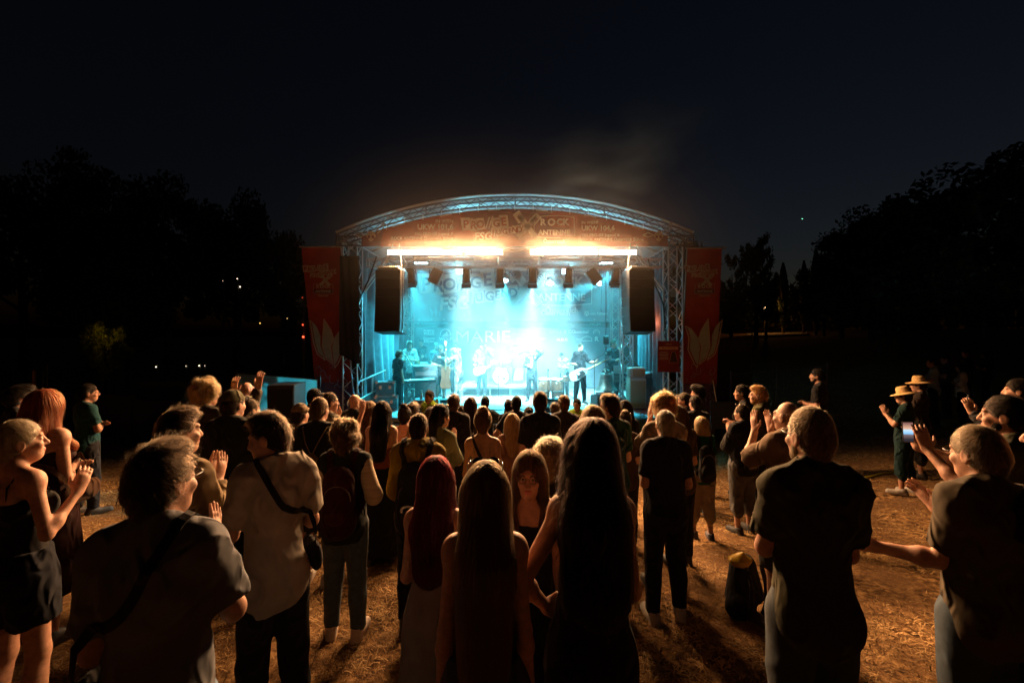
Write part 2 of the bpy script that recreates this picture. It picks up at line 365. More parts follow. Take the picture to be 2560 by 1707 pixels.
        s.ell(H(0, .092, -.062), (.023, .012, .0055), .006, M); s.ell(H(0, .090, -.072), (.019, .013, .0065), .006, M)
        for x in (-1, 1):
            s.ell(H(x*.079, -.012, -.012), (.009, .024, .034), .008, M); s.ell(H(x*.088, -.008, -.010), (.005, .012, .020), .006, M, True)
        return s
    def sleeve(b, s, frac, e, loose=.012, k=.03):
        for sd in (1, -1):
            s0, el, w = b.arm[sd][:3]; g = .88 if b.sex == 'f' else 1.0
            s.ell(s0, (.054*g+e,)*3, .05)
            if frac <= .5:
                q = s0+(el-s0)*frac*2; s.cone(s0, q, .050*g+e, .047*g+e+loose, k, cap=1)
            else:
                s.cone(s0, el, .050*g+e, .045*g+e+loose*.6, k); q = el+(w-el)*(frac-.5)*2; s.cone(el, q, .047*g+e+loose*.6, .034+e, k, cap=1)
    def legs(b, s, zhem, e, flare=0.0, k=.03):
        F = b.fat; Y = vec(0, 1, 0)
        s.cone((0, 0, .93), (0, 0, 1.04), .158*F+e, .148*F+e, .04, (Y, 1.3)); s.ell((0, -.012, .865), (.10+e, .085+e, .07+e), .04)
        for x in (-.07, .07): s.ell((x, -.058, .93), (.080+e, .074+e, .09+e), .04)
        for sd in (1, -1):
            h, kn, a = b.leg[sd]
            if zhem > .45:
                t = (h[2]-zhem)/(h[2]-kn[2]); q = h+(kn-h)*t; s.cone(h, q, .092*(.5+.5*F)+e, .092+e-(.034-flare)*t, k, cap=1)
            else:
                s.cone(h, kn, .092*(.5+.5*F)+e, .058+e, k); t = (kn[2]-zhem)/(kn[2]-a[2]); q = kn+(a-kn)*t
                s.cone(kn, q, .058+e, .058+e-(.014-flare)*t, k, cap=1); s.ell((kn+a)/2+vec(0, -.02, .06), (.05+e, .052+e, .12), .03)
SHOE = None
def shoe_mesh():
    global SHOE
    if SHOE is None:
        s = Sh(); s.cone((0, -.05, .045), (0, .02, .05), .042, .042, .03); s.cone((0, .02, .04), (.006, .15, .028), .042, .036, .03); s.cone((0, -.06, .012), (.004, .155, .012), .043, .043, .012); s.cone((0, -.03, .06), (0, -.03, .105), .043, .045, .02, cap=1); s.cut((0, 0, 0), (0, 0, -1))
        V, Q = nets(*s.field(.008)); SHOE = npmesh('shoe', V, Q)
    return SHOE
GAZE = {}
def person(label, px, ytop, d, yaw=0, sex='m', hair='short', hc=(.03, .018, .01), top=('tee', (.03, .03, .03)), legs=('long', (.02, .025, .035)), arms='down', tone=0, head=(0, 0, 0),
           fat=1.0, group='people in the audience', z=None, lean=0, hat=None, glasses=False, beard=None, shoes=(.04, .04, .04), stance=.03, h=None, S_=None, hand=None, side=0, strands=None, L=.38, hw=.12, pz=None):
    seed = int(px*7+ytop*13) % 99991; rs = np.random.RandomState(seed)
    x = (px-CX)/FPX*d; zg = float(gz(x, d)) if z is None else z
    st = (ZC-(ytop-CY)/FPX*d)-zg
    tall = S_ or min(1.98, max(1.45, st)); sc = tall/{'quiff': 1.79, 'curly': 1.805, 'mop': 1.79, 'wavy': 1.79, 'bun': 1.82, 'long': 1.775, 'bald': 1.752}.get(hair, 1.768)
    if isinstance(arms, str): arms = (arms, arms)
    b = Body(sex, arms, head, stance, fat, seed)
    h = h or float(np.clip(.0048*d, .0085, .017)); hf = min(h, max(.0058, h*.6))
    root = thing('person', label, 'person', (x, d, zg), R(yaw), group)
    hide = {'down', 'front', 'cross', 'hip', 'hold'}
    det = hand if hand is not None else (d < 6.5 and not (d > 2.4 and all(isinstance(a, str) and a in hide for a in arms))) 
    fine = [(b.hc-vec(.1, .13, .15), b.hc+vec(.1, .13, .12), hf)]
    if det:
        hh = min(h, .0072)
        for sd in (1, -1):
            w, u = b.arm[sd][2:4]; c = w+u*.09; fine.append((c-.1, c+.1, hh))
    la = R(lean); b.slim = slim = .87 if d < 2.6 else .93
    def warp(V):
        V = np.asarray(V, float)*sc*vec(slim, slim, 1)
        if side or lean:
            t = np.clip((V[:, 2]-.8*sc)/(.35*sc), 0, 1); zz = V[:, 2]-.9*sc
            V = V.copy(); V[:, 1] += t*zz*math.tan(la); V[:, 2] -= t*np.abs(zz)*(1-math.cos(la)); V[:, 0] += np.clip(V[:, 2]/sc, 0, 2)*side
        return V
    def emit(name, s, hh, m, fine=(), fo=0, fz=.25, parent=root):
        F, ax = s.field(hh, fine)
        if fo: F = folds(F, ax, fo, seed, fz, h < .0165 and fo > .003)
        if fo > .0072 and b.shirt is None: b.shirt = (F, ax)
        V, Q = nets(F, ax); return obj(name, npmesh(name, warp(V), Q), m, parent)
    bo = emit('body', b.body(det), h, skin(tone), fine)
    if d < 3.2: paint_face(bo, b, sc, tone, warp)
    # clothes
    ch = min(.02, h*1.15); kind, tc = top[0], top[1]; tm = cloth(tc)
    s = Sh(); hem = .80
    if kind in ('tee', 'polo', 'shirt', 'blouse', 'vest', 'jacket', 'hoodie', 'suit', 'sweat', 'baggy'):
        e = {'tee': .010, 'polo': .012, 'shirt': .012, 'blouse': .014, 'vest': .018, 'jacket': .018, 'hoodie': .024, 'suit': .018, 'sweat': .018, 'baggy': .022}[kind]
        fr = {'tee': .36, 'polo': .36, 'shirt': .38, 'blouse': .42, 'vest': .0, 'jacket': .97, 'hoodie': .97, 'suit': .95, 'sweat': .95, 'baggy': .48}[kind]
        if len(top) > 2: fr = top[2]
        b.torso(s, e, .86)
        s.cone((0, 0, .78), (0, 0, 1.05), .149*fat+e, .140*fat+e, .05, (vec(0, 1, 0), 1.2))
        for x_ in (-.07, .07): s.ell((x_, -.058, .92), (.084+e, .078+e, .11+e), .04)
        if fr: b.sleeve(s, fr, e*.8, .012 if kind not in ('jacket', 'suit') else .008)
        else: b.sleeve(s, .06, e*.6, .0)
        hem = {'polo': .78, 'tee': .80, 'suit': .76, 'hoodie': .84, 'jacket': .80, 'blouse': .82}.get(kind, .80)
        s.cut((0, 0, hem), (0, -.06, -1))
        s.cone((0, .0, 1.50), (0, .03, 1.62), .062, .085, .012, neg=True)
        if kind in ('polo', 'shirt', 'jacket', 'suit'):
            s.cone((0, -.028, 1.475), (0, -.02, 1.525), .072, .066, .012, cap=3); s.cone((0, -.02, 1.46), (0, .02, 1.60), .054, .062, .006, neg=True)
        if kind == 'hoodie': s.ell((0, -.085, 1.475), (.125, .075, .065), .03); s.cone((-.07, .01, 1.49), (.07, .01, 1.49), .06, .06, .03); s.cone((0, .0, 1.50), (0, .03, 1.66), .060, .07, .012, neg=True)
        emit({'tee': 't_shirt', 'polo': 'polo_shirt', 'suit': 'suit_jacket', 'sweat': 'sweatshirt', 'baggy': 't_shirt'}.get(kind, kind), s, ch, tm, fo=.0125 if d < 2.6 else .0085)
    elif kind in ('tank', 'strappy', 'bare', 'dress'):
        e = .012; b.torso(s, e, .86); zt = 1.33 if kind != 'bare' else 1.25; s.cut((0, 0, .97 if kind != 'dress' else .5), (0, 0, -1)); s.cut((0, -.1, zt), (0, -.25, 1))
        if kind == 'dress': s.cone((0, 0, .95), (0, 0, .48), .165, .22, .05, (vec(0, 1, 0), 1.15))
        if kind in ('bare',) and len(top) > 2: pass
        emit('dress' if kind == 'dress' else 'top', s, ch, tm, fo=.004)
        st_ = Sh(); wd = .020 if kind == 'tank' or kind == 'dress' else .0075
        for x_ in (-.085, .085):
            P = [(x_*1.05, .108, 1.31), (x_*1.05, .075, 1.40), (x_, .02, 1.485), (x_, -.045, 1.487), (x_*.95, -.105, 1.42), (x_*.9, -.115, 1.28)]
            for p, q in zip(P, P[1:]): st_.cone(p, q, wd, wd, .004, ((vec(0, .7, .7) if q[1] > 0 else vec(0, -.7, .7)), 2.0 if wd > .015 else 1))
        if kind != 'bare': emit('shoulder_strap', st_, min(ch, .011), cloth(top[3] if len(top) > 3 else tc))
    if d < 3.6 and b.shirt and kind in ('tee', 'baggy', 'polo', 'shirt', 'vest'):
        A = np.linspace(0, 2*math.pi, 25); rg = hug(b, np.stack([.070*np.cos(A), -.004+.068*np.sin(A), 1.497-.022*np.sin(A)], 1), .001, 48); MB().tube(warp(rg), .0065 if kind in ('tee', 'baggy', 'vest') else .004, 6, False).build('neckband', tm, root)
    lk, lc = legs[0], legs[1]; lm = cloth(lc, ) if lk != 'jeans' else mat('denim_%g' % round(lc[2], 3), lc, .8, .3, 24, .4, sheen=.1, spec=.2, bscale=500)
    s = Sh()
    if lk in ('long', 'jeans', 'wide'): b.legs(s, .085, .016 if lk != 'wide' else .03, .0 if lk != 'wide' else .06); nm = {'jeans': 'jeans'}.get(lk, 'trousers')
    elif lk in ('shorts', 'capri', 'cut'): b.legs(s, {'shorts': .50, 'capri': .32, 'cut': .66}[lk], .028, .02); nm = 'shorts'
    else:
        zh = legs[2]; s.cone((0, 0, 1.02), (0, 0, .88), .15, .185, .05, (vec(0, 1, 0), 1.2)); s.cone((0, 0, .88), (0, 0, zh), .19, .19+.10*(.9-zh), .05, (vec(0, 1, 0), 1.1), cap=1); nm = 'skirt'
    s.cut((0, 0, 1.05), (0, 0, 1)); emit(nm, s, ch*1.1, lm, fo=.007, fz=.12)
    for sd in (1, -1):
        a = b.leg[sd][2]; q = warp(np.array([[a[0], a[1]+.01, 0]]))[0]
        obj('shoe', shoe_mesh(), mat('shoe_%g_%g_%g' % shoes, shoes, .6, .15, 40, .2), root, (q[0], q[1], 0), (0, 0, R(-9*sd)), (sc, sc, sc))
    if hair: hairdo(b, root, hair, hc, h, d, seed, warp, sc, strands, L, hw, pz)
    H = b.H; M = b.Rh
    if hat == 'cap' or (hat and hat[0] == 'cap'):
        cm = cloth(hat[1]); s = Sh(); s.ell(H(0, -.016, .035), (.087, .106, .096), .02, M); s.cut(H(0, 0, .028), M @ vec(0, -.12, -1))
        back = hat[2] if len(hat) > 2 else 1
        s.ell(H(0, back*.125, .045), (.075, .075, .007), .012, M); emit('cap', s, min(h, .011), cm, fine[:1])
    elif hat and hat[0] == 'straw':
        m_ = MB().lathe([(.0, .125), (.06, .122), (.078, .10), (.088, .03), (.092, .02), (.13, .008), (.175, .0), (.178, .003), (.13, .013), (.094, .026)], n=28)
        o = m_.build('straw_hat', mat('straw', (.50, .33, .14), .8, .3, 60, .6, bscale=260), root); o.matrix_local = Matrix.Translation(warp(np.array([H(0, -.01, .045)]))[0]) @ Matrix(M.tolist()).to_4x4() @ Matrix.Rotation(R(hat[1]), 4, 'X')
    elif hat and hat[0] == 'shades':   # sunglasses pushed up on the hair
        g = MB()
        for x_ in (-1, 1): g.lathe([(0, .004), (.026, .003), (.027, 0), (0, -.003)], (x_*.034, 0, 0), 14, Matrix.Rotation(R(70), 3, 'X')); g.tube([(x_*.06, 0, .01), (x_*.078, -.05, -.01), (x_*.076, -.10, -.05)], .0025, 6)
        g.tube([(-.012, 0, .004), (.012, 0, .004)], .003, 6); o = g.build('sunglasses', mat('dark_lens', (.015, .012, .012), .12, spec=.6), root)
        o.matrix_local = Matrix.Translation(warp(np.array([H(0, .055, .108)]))[0]) @ Matrix(M.tolist()).to_4x4() @ Matrix.Rotation(R(-25), 4, 'X') @ Matrix.Scale(sc*slim, 4)
    if glasses:
        g = MB(); n = 18
        for x_ in (-1, 1):
            g.tube([(x_*.032+.023*math.cos(6.2832*i/n), .004*math.cos(12.56*i/n), .020*math.sin(6.2832*i/n)) for i in range(n+1)], .0016, 6, False)
            g.tube([(x_*.055, 0, .006), (x_*.073, -.02, .008), (x_*.080, -.10, .0), (x_*.080, -.125, -.02)], .0016, 6)
        g.tube([(-.010, 0, .004), (0, .003, .008), (.010, 0, .004)], .0016, 6)
        o = g.build('glasses', mat('glasses_frame', (.05, .03, .02), .3, spec=.6), root)
        o.matrix_local = Matrix.Translation(warp(np.array([H(0, .108, -.001)]))[0]) @ Matrix(M.tolist()).to_4x4() @ Matrix.Scale(sc*slim, 4)
    if beard:
        s = Sh(); s.ell(H(0, .045, -.088), (.052, .052, .045), .02, M); s.ell(H(0, .02, -.055), (.068, .05, .05), .02, M); s.ell(H(0, .09, -.02), (.055, .05, .045), .01, M, True)
        emit('beard', s, min(h, .011), scalpmat(beard))
    J = {sd: (warp(np.array([b.arm[sd][2]]))[0], b.arm[sd][3], b.arm[sd][4]) for sd in (1, -1)}
    return root, b, warp, sc, J
def paint_face(o, b, sc, tone, warp):
    """lips, brows and irises as colours of their own on the face"""
    me = o.data; n = len(me.polygons); c = np.zeros(n*3); me.polygons.foreach_get('center', c); c = c.reshape(-1, 3)
    q = (c/sc/vec(b.slim, b.slim, 1)-b.hc) @ b.Rh
    mi = np.zeros(n, np.int32); f = q[:, 1] > .06
    mi[f & (np.abs(q[:, 0]) < .023) & (np.abs(q[:, 2]+.066) < .0105) & (q[:, 1] > .085)] = 1
    ax = np.abs(q[:, 0]); mi[f & (ax > .013) & (ax < .047) & (np.abs(q[:, 2]-.0205+.18*np.abs(ax-.032)) < .0034)] = 2
    ey = f & (np.hypot(ax-.031, q[:, 2]/.8+.001) < .0125); mi[ey] = 3; mi[ey & (np.hypot(ax-.031, q[:, 2]) < .0062)] = 2
    for m in (mat('lips_%d' % tone, (.38, .12, .10), .4, .1, 40), mat('brow', (.03, .018, .012), .6), mat('eye_white', (.30, .26, .24), .35, .05)): me.materials.append(m)
    me.polygons.foreach_set('material_index', mi)
def hairdo(b, root, kind, col, h, d, seed, warp, sc, nst, L, hw, pz):
    H, M = b.H, b.Rh; rs = np.random.RandomState(seed+5); s = Sh(); hh = min(.013, max(.0072, h))
    face = lambda w=.066, zc=-.045: s.ell(H(0, .108, zc), (w, .075, .108), .015, M, True)
    P0 = {'crew': .004, 'short': .008, 'quiff': .007, 'mop': .022, 'bald': -.0005, 'curly': .03, 'bob': .016, 'bun': .011, 'long': .015, 'wavy': .024, 'pony': .011}
    t = P0[kind]
    s.ell(H(0, -.013, .022), (.0745+t, .0885+t, .092+t), .02, M)
    if kind in ('crew', 'short', 'quiff', 'mop', 'bun', 'pony', 'bald'):
        s.cone(H(0, -.055, -.02), H(0, -.045, -.085), .060+t*.7, .045, .02)
        if kind == 'quiff': s.ell(H(0, .045, .092), (.050, .040, .024), .025, M); s.ell(H(.01, .0, .104), (.048, .055, .013), .025, M)
        if kind == 'mop': s.ell(H(0, .06, .085), (.07, .055, .05), .03, M)
        if kind == 'bun': s.ell(H(0, -.05, .13), (.042, .042, .036), .02, M)
        if kind == 'pony': s.cone(H(0, -.10, .03), H(0, -.125, -.03), .03, .045, .02); s.cone(H(0, -.125, -.03), H(.0, -.12, -L), .045, .03, .03, (vec(0, 1, 0), 1.3))
        s.cut(H(0, .083, .058 if kind != 'quiff' else .085), M @ vec(0, .72, -.69))
        for x in (-1, 1): s.ell(H(x*.085, .0, -.02), (.02, .032, .036), .006, M, True)
    elif kind == 'curly':
        for i in range(14):
            a = rs.uniform(0, 6.28); z = rs.uniform(-.03, .12); r = math.sqrt(max(.1, 1-((z-.02)/.13)**2)); s.ell(H(.085*r*math.cos(a), -.02+.1*r*math.sin(a), z), (.038,)*3, .02)
        s.cone(H(0, -.06, -.02), H(0, -.07, -.10), .085, .06, .03); s.cut(H(0, .10, .035), M @ vec(0, .75, -.66))
    elif kind == 'bob':
        s.cone(H(0, -.035, .0), H(0, -.04, -.125), .100, .108, .03, (M @ vec(0, 1, 0), 1.1), cap=1); face(.064)
    else:
        big = kind == 'wavy'; low = vec(0, -.150, 0); pb = vec(b.hc[0], -.155 if L > .2 else -.10, b.hc[2]-L)
        if pz: pb = vec(*pz)
        mid = vec(b.hc[0], -.115, b.hc[2]-min(L, .22))
        s.cone(H(0, -.035, 0), mid, .092, hw*.98, .03, (vec(0, 1, 0), 1.25)); s.cone(mid, pb, hw*.98, hw*.8 if not big else hw, .03, (vec(0, 1, 0), 1.9))
        for x in (-1, 1): s.cone(H(x*.066, -.005, -.0), vec(b.hc[0]+x*(.082 if not big else .090), -.02, b.hc[2]-min(L, .2)), .034, .034 if not big else .048, .03)
        if kind == 'long' and pz is None and L < .36:
            for x in (-1, 1): s.cone(vec(b.hc[0]+x*.085, -.01, b.hc[2]-.18), vec(b.hc[0]+x*.10, .105, b.hc[2]-L), .032, .035, .03)
        face(.062 if not big else .06)
    F, ax = s.field(hh); F0 = F
    if kind in ('long', 'wavy', 'bob', 'pony'): F = folds(F, ax, .010 if kind != 'wavy' else .016, seed, .05)
    else: F = folds(F, ax, .006, seed, 1.5)
    V, Q = nets(F, ax); 
    if len(V) < 10: return
    if kind != 'bald':
        ho = obj('hair', npmesh('hair', warp(V), Q), scalpmat(col), root)
    else: ho = root
    n = nst or int(np.clip(7000/d, 350, 4200))
    # strands that follow the surface of the hair
    up = (V-b.hc) @ M
    ok = np.ones(len(V), bool)
    if kind == 'bald': ok = (up[:, 2] < .035) & (up[:, 1] < .03) & (up[:, 2] > -.10); n = n//2
    P = V[rs.choice(np.nonzero(ok)[0], n)]+rs.uniform(-hh/2, hh/2, (n, 3)); m = 7
    def grad(P):
        e = .006; g = np.stack([sample(F, ax, P+np.eye(3)[i]*e)-sample(F, ax, P-np.eye(3)[i]*e) for i in range(3)], 1)/(2*e); return g/(np.linalg.norm(g, axis=1, keepdims=True)+1e-6)
    crown = H(0, -.045, .11); ln = {'crew': .014, 'short': .035, 'quiff': .045, 'mop': .06, 'bald': .008, 'curly': .07, 'bob': .12, 'bun': .07, 'long': .22, 'wavy': .2, 'pony': .12}[kind]
    length = ln*rs.uniform(.6, 1.3, (n, 1)); off = rs.uniform(0, .004, (n, 1)); fly = rs.rand(n, 1) < (.10 if kind in ('long', 'wavy', 'curly') else .09)
    lift = {'crew': .003, 'short': .005, 'quiff': .012, 'mop': .012, 'curly': .015, 'wavy': .022, 'bald': .002}.get(kind, .006)
    ph = rs.uniform(0, 6.28, (n, 1)); out = [P.copy()]; zmin = V[:, 2].min()-rs.uniform(0, .03, (n, 1)); sw = rs.normal(0, .35, (n, 3))
    for i in range(m-1):
        N = grad(P); rad = P-crown; rad /= np.linalg.norm(rad, axis=1, keepdims=True)+1e-6
        if kind in ('long', 'wavy', 'bob', 'pony'): dr = rad*.35+vec(0, 0, -1.0)+sw*.22
        elif kind == 'bun': dr = unit(crown)*0-rad+sw*.3
        elif kind == 'curly': dr = rad*.3+sw+np.concatenate([np.cos(ph+i*1.5), np.sin(ph+i*1.5), np.cos(ph*2+i*1.4)], 1)*1.5
        else: dr = rad*.8+(M @ vec(.15, .45, .0))+sw*.5
        dr = dr-N*np.sum(dr*N, 1, keepdims=True); dr /= np.linalg.norm(dr, axis=1, keepdims=True)+1e-6
        if kind == 'wavy': dr = dr+np.cross(dr, N)*np.sin(ph+i*1.3)*.5
        P = P+dr*length/(m-1); P[:, 2:] = np.maximum(P[:, 2:], zmin)
        f = sample(F, ax, P)[:, None]; tgt = off+lift*(i+1)/m*(1+1.8*fly)*rs.uniform(.3, 1.1, (n, 1)); P = P-grad(P)*np.clip(f-tgt, -.03, .03); out.append(P.copy())
    pts = warp(np.stack(out, 1).reshape(-1, 3)).astype(f32)
    cu = bpy.data.hair_curves.new('hair_strand'); cu.add_curves([m]*n); cu.attributes['position'].data.foreach_set('vector', pts.ravel())
    ra = cu.attributes.new('radius', 'FLOAT', 'POINT'); r0 = float(np.clip(.0003+.00012*d, .00042, .0013)); ra.data.foreach_set('value', np.tile(np.linspace(r0, r0*.35, m), n).astype(f32))
    cu.materials.append(hairmat(col)); o = bpy.data.objects.new('hair_strand', cu); COL.objects.link(o); o.parent = ho; o['kind'] = 'stuff'
# ------------------------------------------------------------------ things people wear or hold: each lies in the world on its own
def hug(b, P, off=.007, n=40):
    """a smooth path through P laid onto the clothes"""
    P = np.asarray(P, float); Q = np.concatenate([P[:1], P, P[-1:]]); out = []
    for i in range(len(P)-1):
        for t in np.linspace(0, 1, max(3, n//(len(P)-1)), endpoint=i == len(P)-2):
            a, p, q, c = Q[i], Q[i+1], Q[i+2], Q[i+3]; out.append(.5*(2*p+(q-a)*t+(2*a-5*p+4*q-c)*t*t+(3*p-a-3*q+c)*t**3))
    X = np.array(out)
    if b.shirt:
        F, ax = b.shirt; e = .01
        for _ in range(4):
            f = sample(F, ax, X); g = np.stack([sample(F, ax, X+np.eye(3)[i]*e)-sample(F, ax, X-np.eye(3)[i]*e) for i in range(3)], 1); g /= np.linalg.norm(g, axis=1, keepdims=True)+1e-6
            m = np.abs(f) < .06; X[m] -= g[m]*np.clip(f[m]-off, -.03, .03)[:, None]
    return X
def ribbon(b, P, w, th=.004, off=.006, n=44):
    """flat strap of width w lying on the clothes along P"""
    X = hug(b, P, off, n); m = MB(); T = np.gradient(X, axis=0); T /= np.linalg.norm(T, axis=1, keepdims=True)+1e-9
    if b.shirt:
        F, ax = b.shirt; e = .02; N = np.stack([sample(F, ax, X+np.eye(3)[i]*e)-sample(F, ax, X-np.eye(3)[i]*e) for i in range(3)], 1)
    else: N = X*vec(1, 1, 0)
    N[np.linalg.norm(N, axis=1) < 1e-4] = (0, 1, 0); N -= T*np.sum(N*T, 1, keepdims=True); N /= np.linalg.norm(N, axis=1, keepdims=True)+1e-9
    for _ in range(6): N[1:-1] = (N[:-2]+N[1:-1]*2+N[2:])/4
    S_ = np.cross(T, N); V = np.stack([X-S_*w/2, X+S_*w/2, X+S_*w/2+N*th, X-S_*w/2+N*th], 1).reshape(-1, 3); k = len(X)
    Fq = [(4*i+j, 4*i+(j+1) % 4, 4*i+4+(j+1) % 4, 4*i+4+j) for i in range(k-1) for j in range(4)]+[(3, 2, 1, 0), (4*k-4, 4*k-3, 4*k-2, 4*k-1)]
    return V, Fq
def backpack(label, who, col, col2=None, z=1.22, sz=1.0):
    root, b, warp, sc, J = who; o = thing('backpack', label, 'backpack', root.location, root.rotation_euler.z, 'bags and packs'); s = Sh()
    s.cone((0, -.215, z-.17), (0, -.205, z+.13), .135*sz, .115*sz, .03, (vec(0, 1, 0), 1.5)); s.ell((0, -.285, z-.10), (.10*sz, .05, .10*sz), .03)
    V, Q = nets(*s.field(.011)); obj('pack', npmesh('pack', warp(V), Q), cloth(col), o)
    for x in (-1, 1):
        t = MB(); V, Fq = ribbon(b, [(x*.09, -.17, z+.16), (x*.10, -.10, 1.50), (x*.11, .02, 1.50), (x*.115, .11, 1.40), (x*.125, .12, 1.26), (x*.15, -.02, 1.13), (x*.11, -.16, z-.2)], .05, .009); t.add(warp(V), Fq); t.build('strap', cloth(col), o)
    s = Sh(); s.ell((0, -.325, z-.11), (.075*sz, .014, .05*sz), .01); V, Q = nets(*s.field(.008)); obj('pocket', npmesh('pocket', warp(V), Q), cloth(col2 or col), o)
    z_ = MB(); z_.tube(warp(np.array([(math.sin(a)*.10*sz, -.29+.02*abs(math.sin(a)), z+.0+.12*math.cos(a)) for a in np.linspace(-1.6, 1.6, 12)])), .004, 6); z_.build('zipper', mat('zipper', (.12, .11, .1), .4, metal=.6), o)
    return o
def crossbag(label, who, col, side=1, z=.95, name='shoulder_bag', w=.10, y=.0):
    root, b, warp, sc, J = who; o = thing(name, label, 'bag', root.location, root.rotation_euler.z, 'bags and packs'); s = Sh(); x = side*.21
    s.cone((x, y-w*.7, z), (x, y+w*.7, z), .075, .075, .02, (vec(1, 0, 0), 2.2)); V, Q = nets(*s.field(.011)); obj('bag_body', npmesh('bag_body', warp(V), Q), cloth(col), o)
    P = [(x, y-.07, z+.06), (side*.17, -.13, z+.22), (side*.02, -.165, 1.30), (-side*.085, -.11, 1.49), (-side*.10, .0, 1.525), (-side*.08, .10, 1.42), (side*.03, .185 if b.sex == 'f' else .165, 1.26), (side*.17, .12, z+.24), (x, y+.07, z+.06)]
    t = MB(); V, Fq = ribbon(b, P, .034); t.add(warp(V), Fq); t.build('strap', cloth(col), o); return o
def inhand(who, sd, fn):
    root, b, warp, sc, J = who; w, u, n = J[sd]; Mw = Matrix.Translation(root.location) @ Matrix.Rotation(root.rotation_euler.z, 4, 'Z')
    c = Vector(w+np.asarray(u)*.085*sc+np.cross(np.cross(u, n), u)*.045*sc); return fn(Mw @ c)
def cup(label, p, rz=0, tilt=0, col=(.55, .53, .5)):
    o = thing('cup', label, 'cup', p, rz, 'plastic cups'); o.rotation_euler.x = R(tilt)
    m_ = mat('cup_plastic', col, .35, .04, 12, trans=.0, spec=.5)
    MB().lathe([(.0, -.06), (.030, -.06), (.032, -.058), (.043, .062), (.046, .065), (.0445, .066), (.0415, .06), (.031, -.054), (0, -.054)], n=20).build('cup_wall', m_, o)
    MB().lathe([(0, .035), (.039, .035)], n=20).build('drink', mat('beer', (.35, .16, .03), .1), o); return o
def phone(label, p, rz, screen=None, tilt=10):
    o = thing('phone', label, 'phone', p, rz); o.rotation_euler.x = R(tilt)
    MB().box((0, 0, 0), (.074, .009, .152), b=.004).build('case', mat('phone_case', (.02, .02, .02), .3, spec=.5), o)
    if screen: MB().sheet(lambda u, v: (-.034+.068*u, -.0052, -.071+.142*v), 4, 8, False).build('screen', screen, o)
    else: MB().box((-.02, .0055, .05), (.02, .003, .03), b=.001).build('camera_bump', mat('phone_case', (.02,)*3), o)
    return o
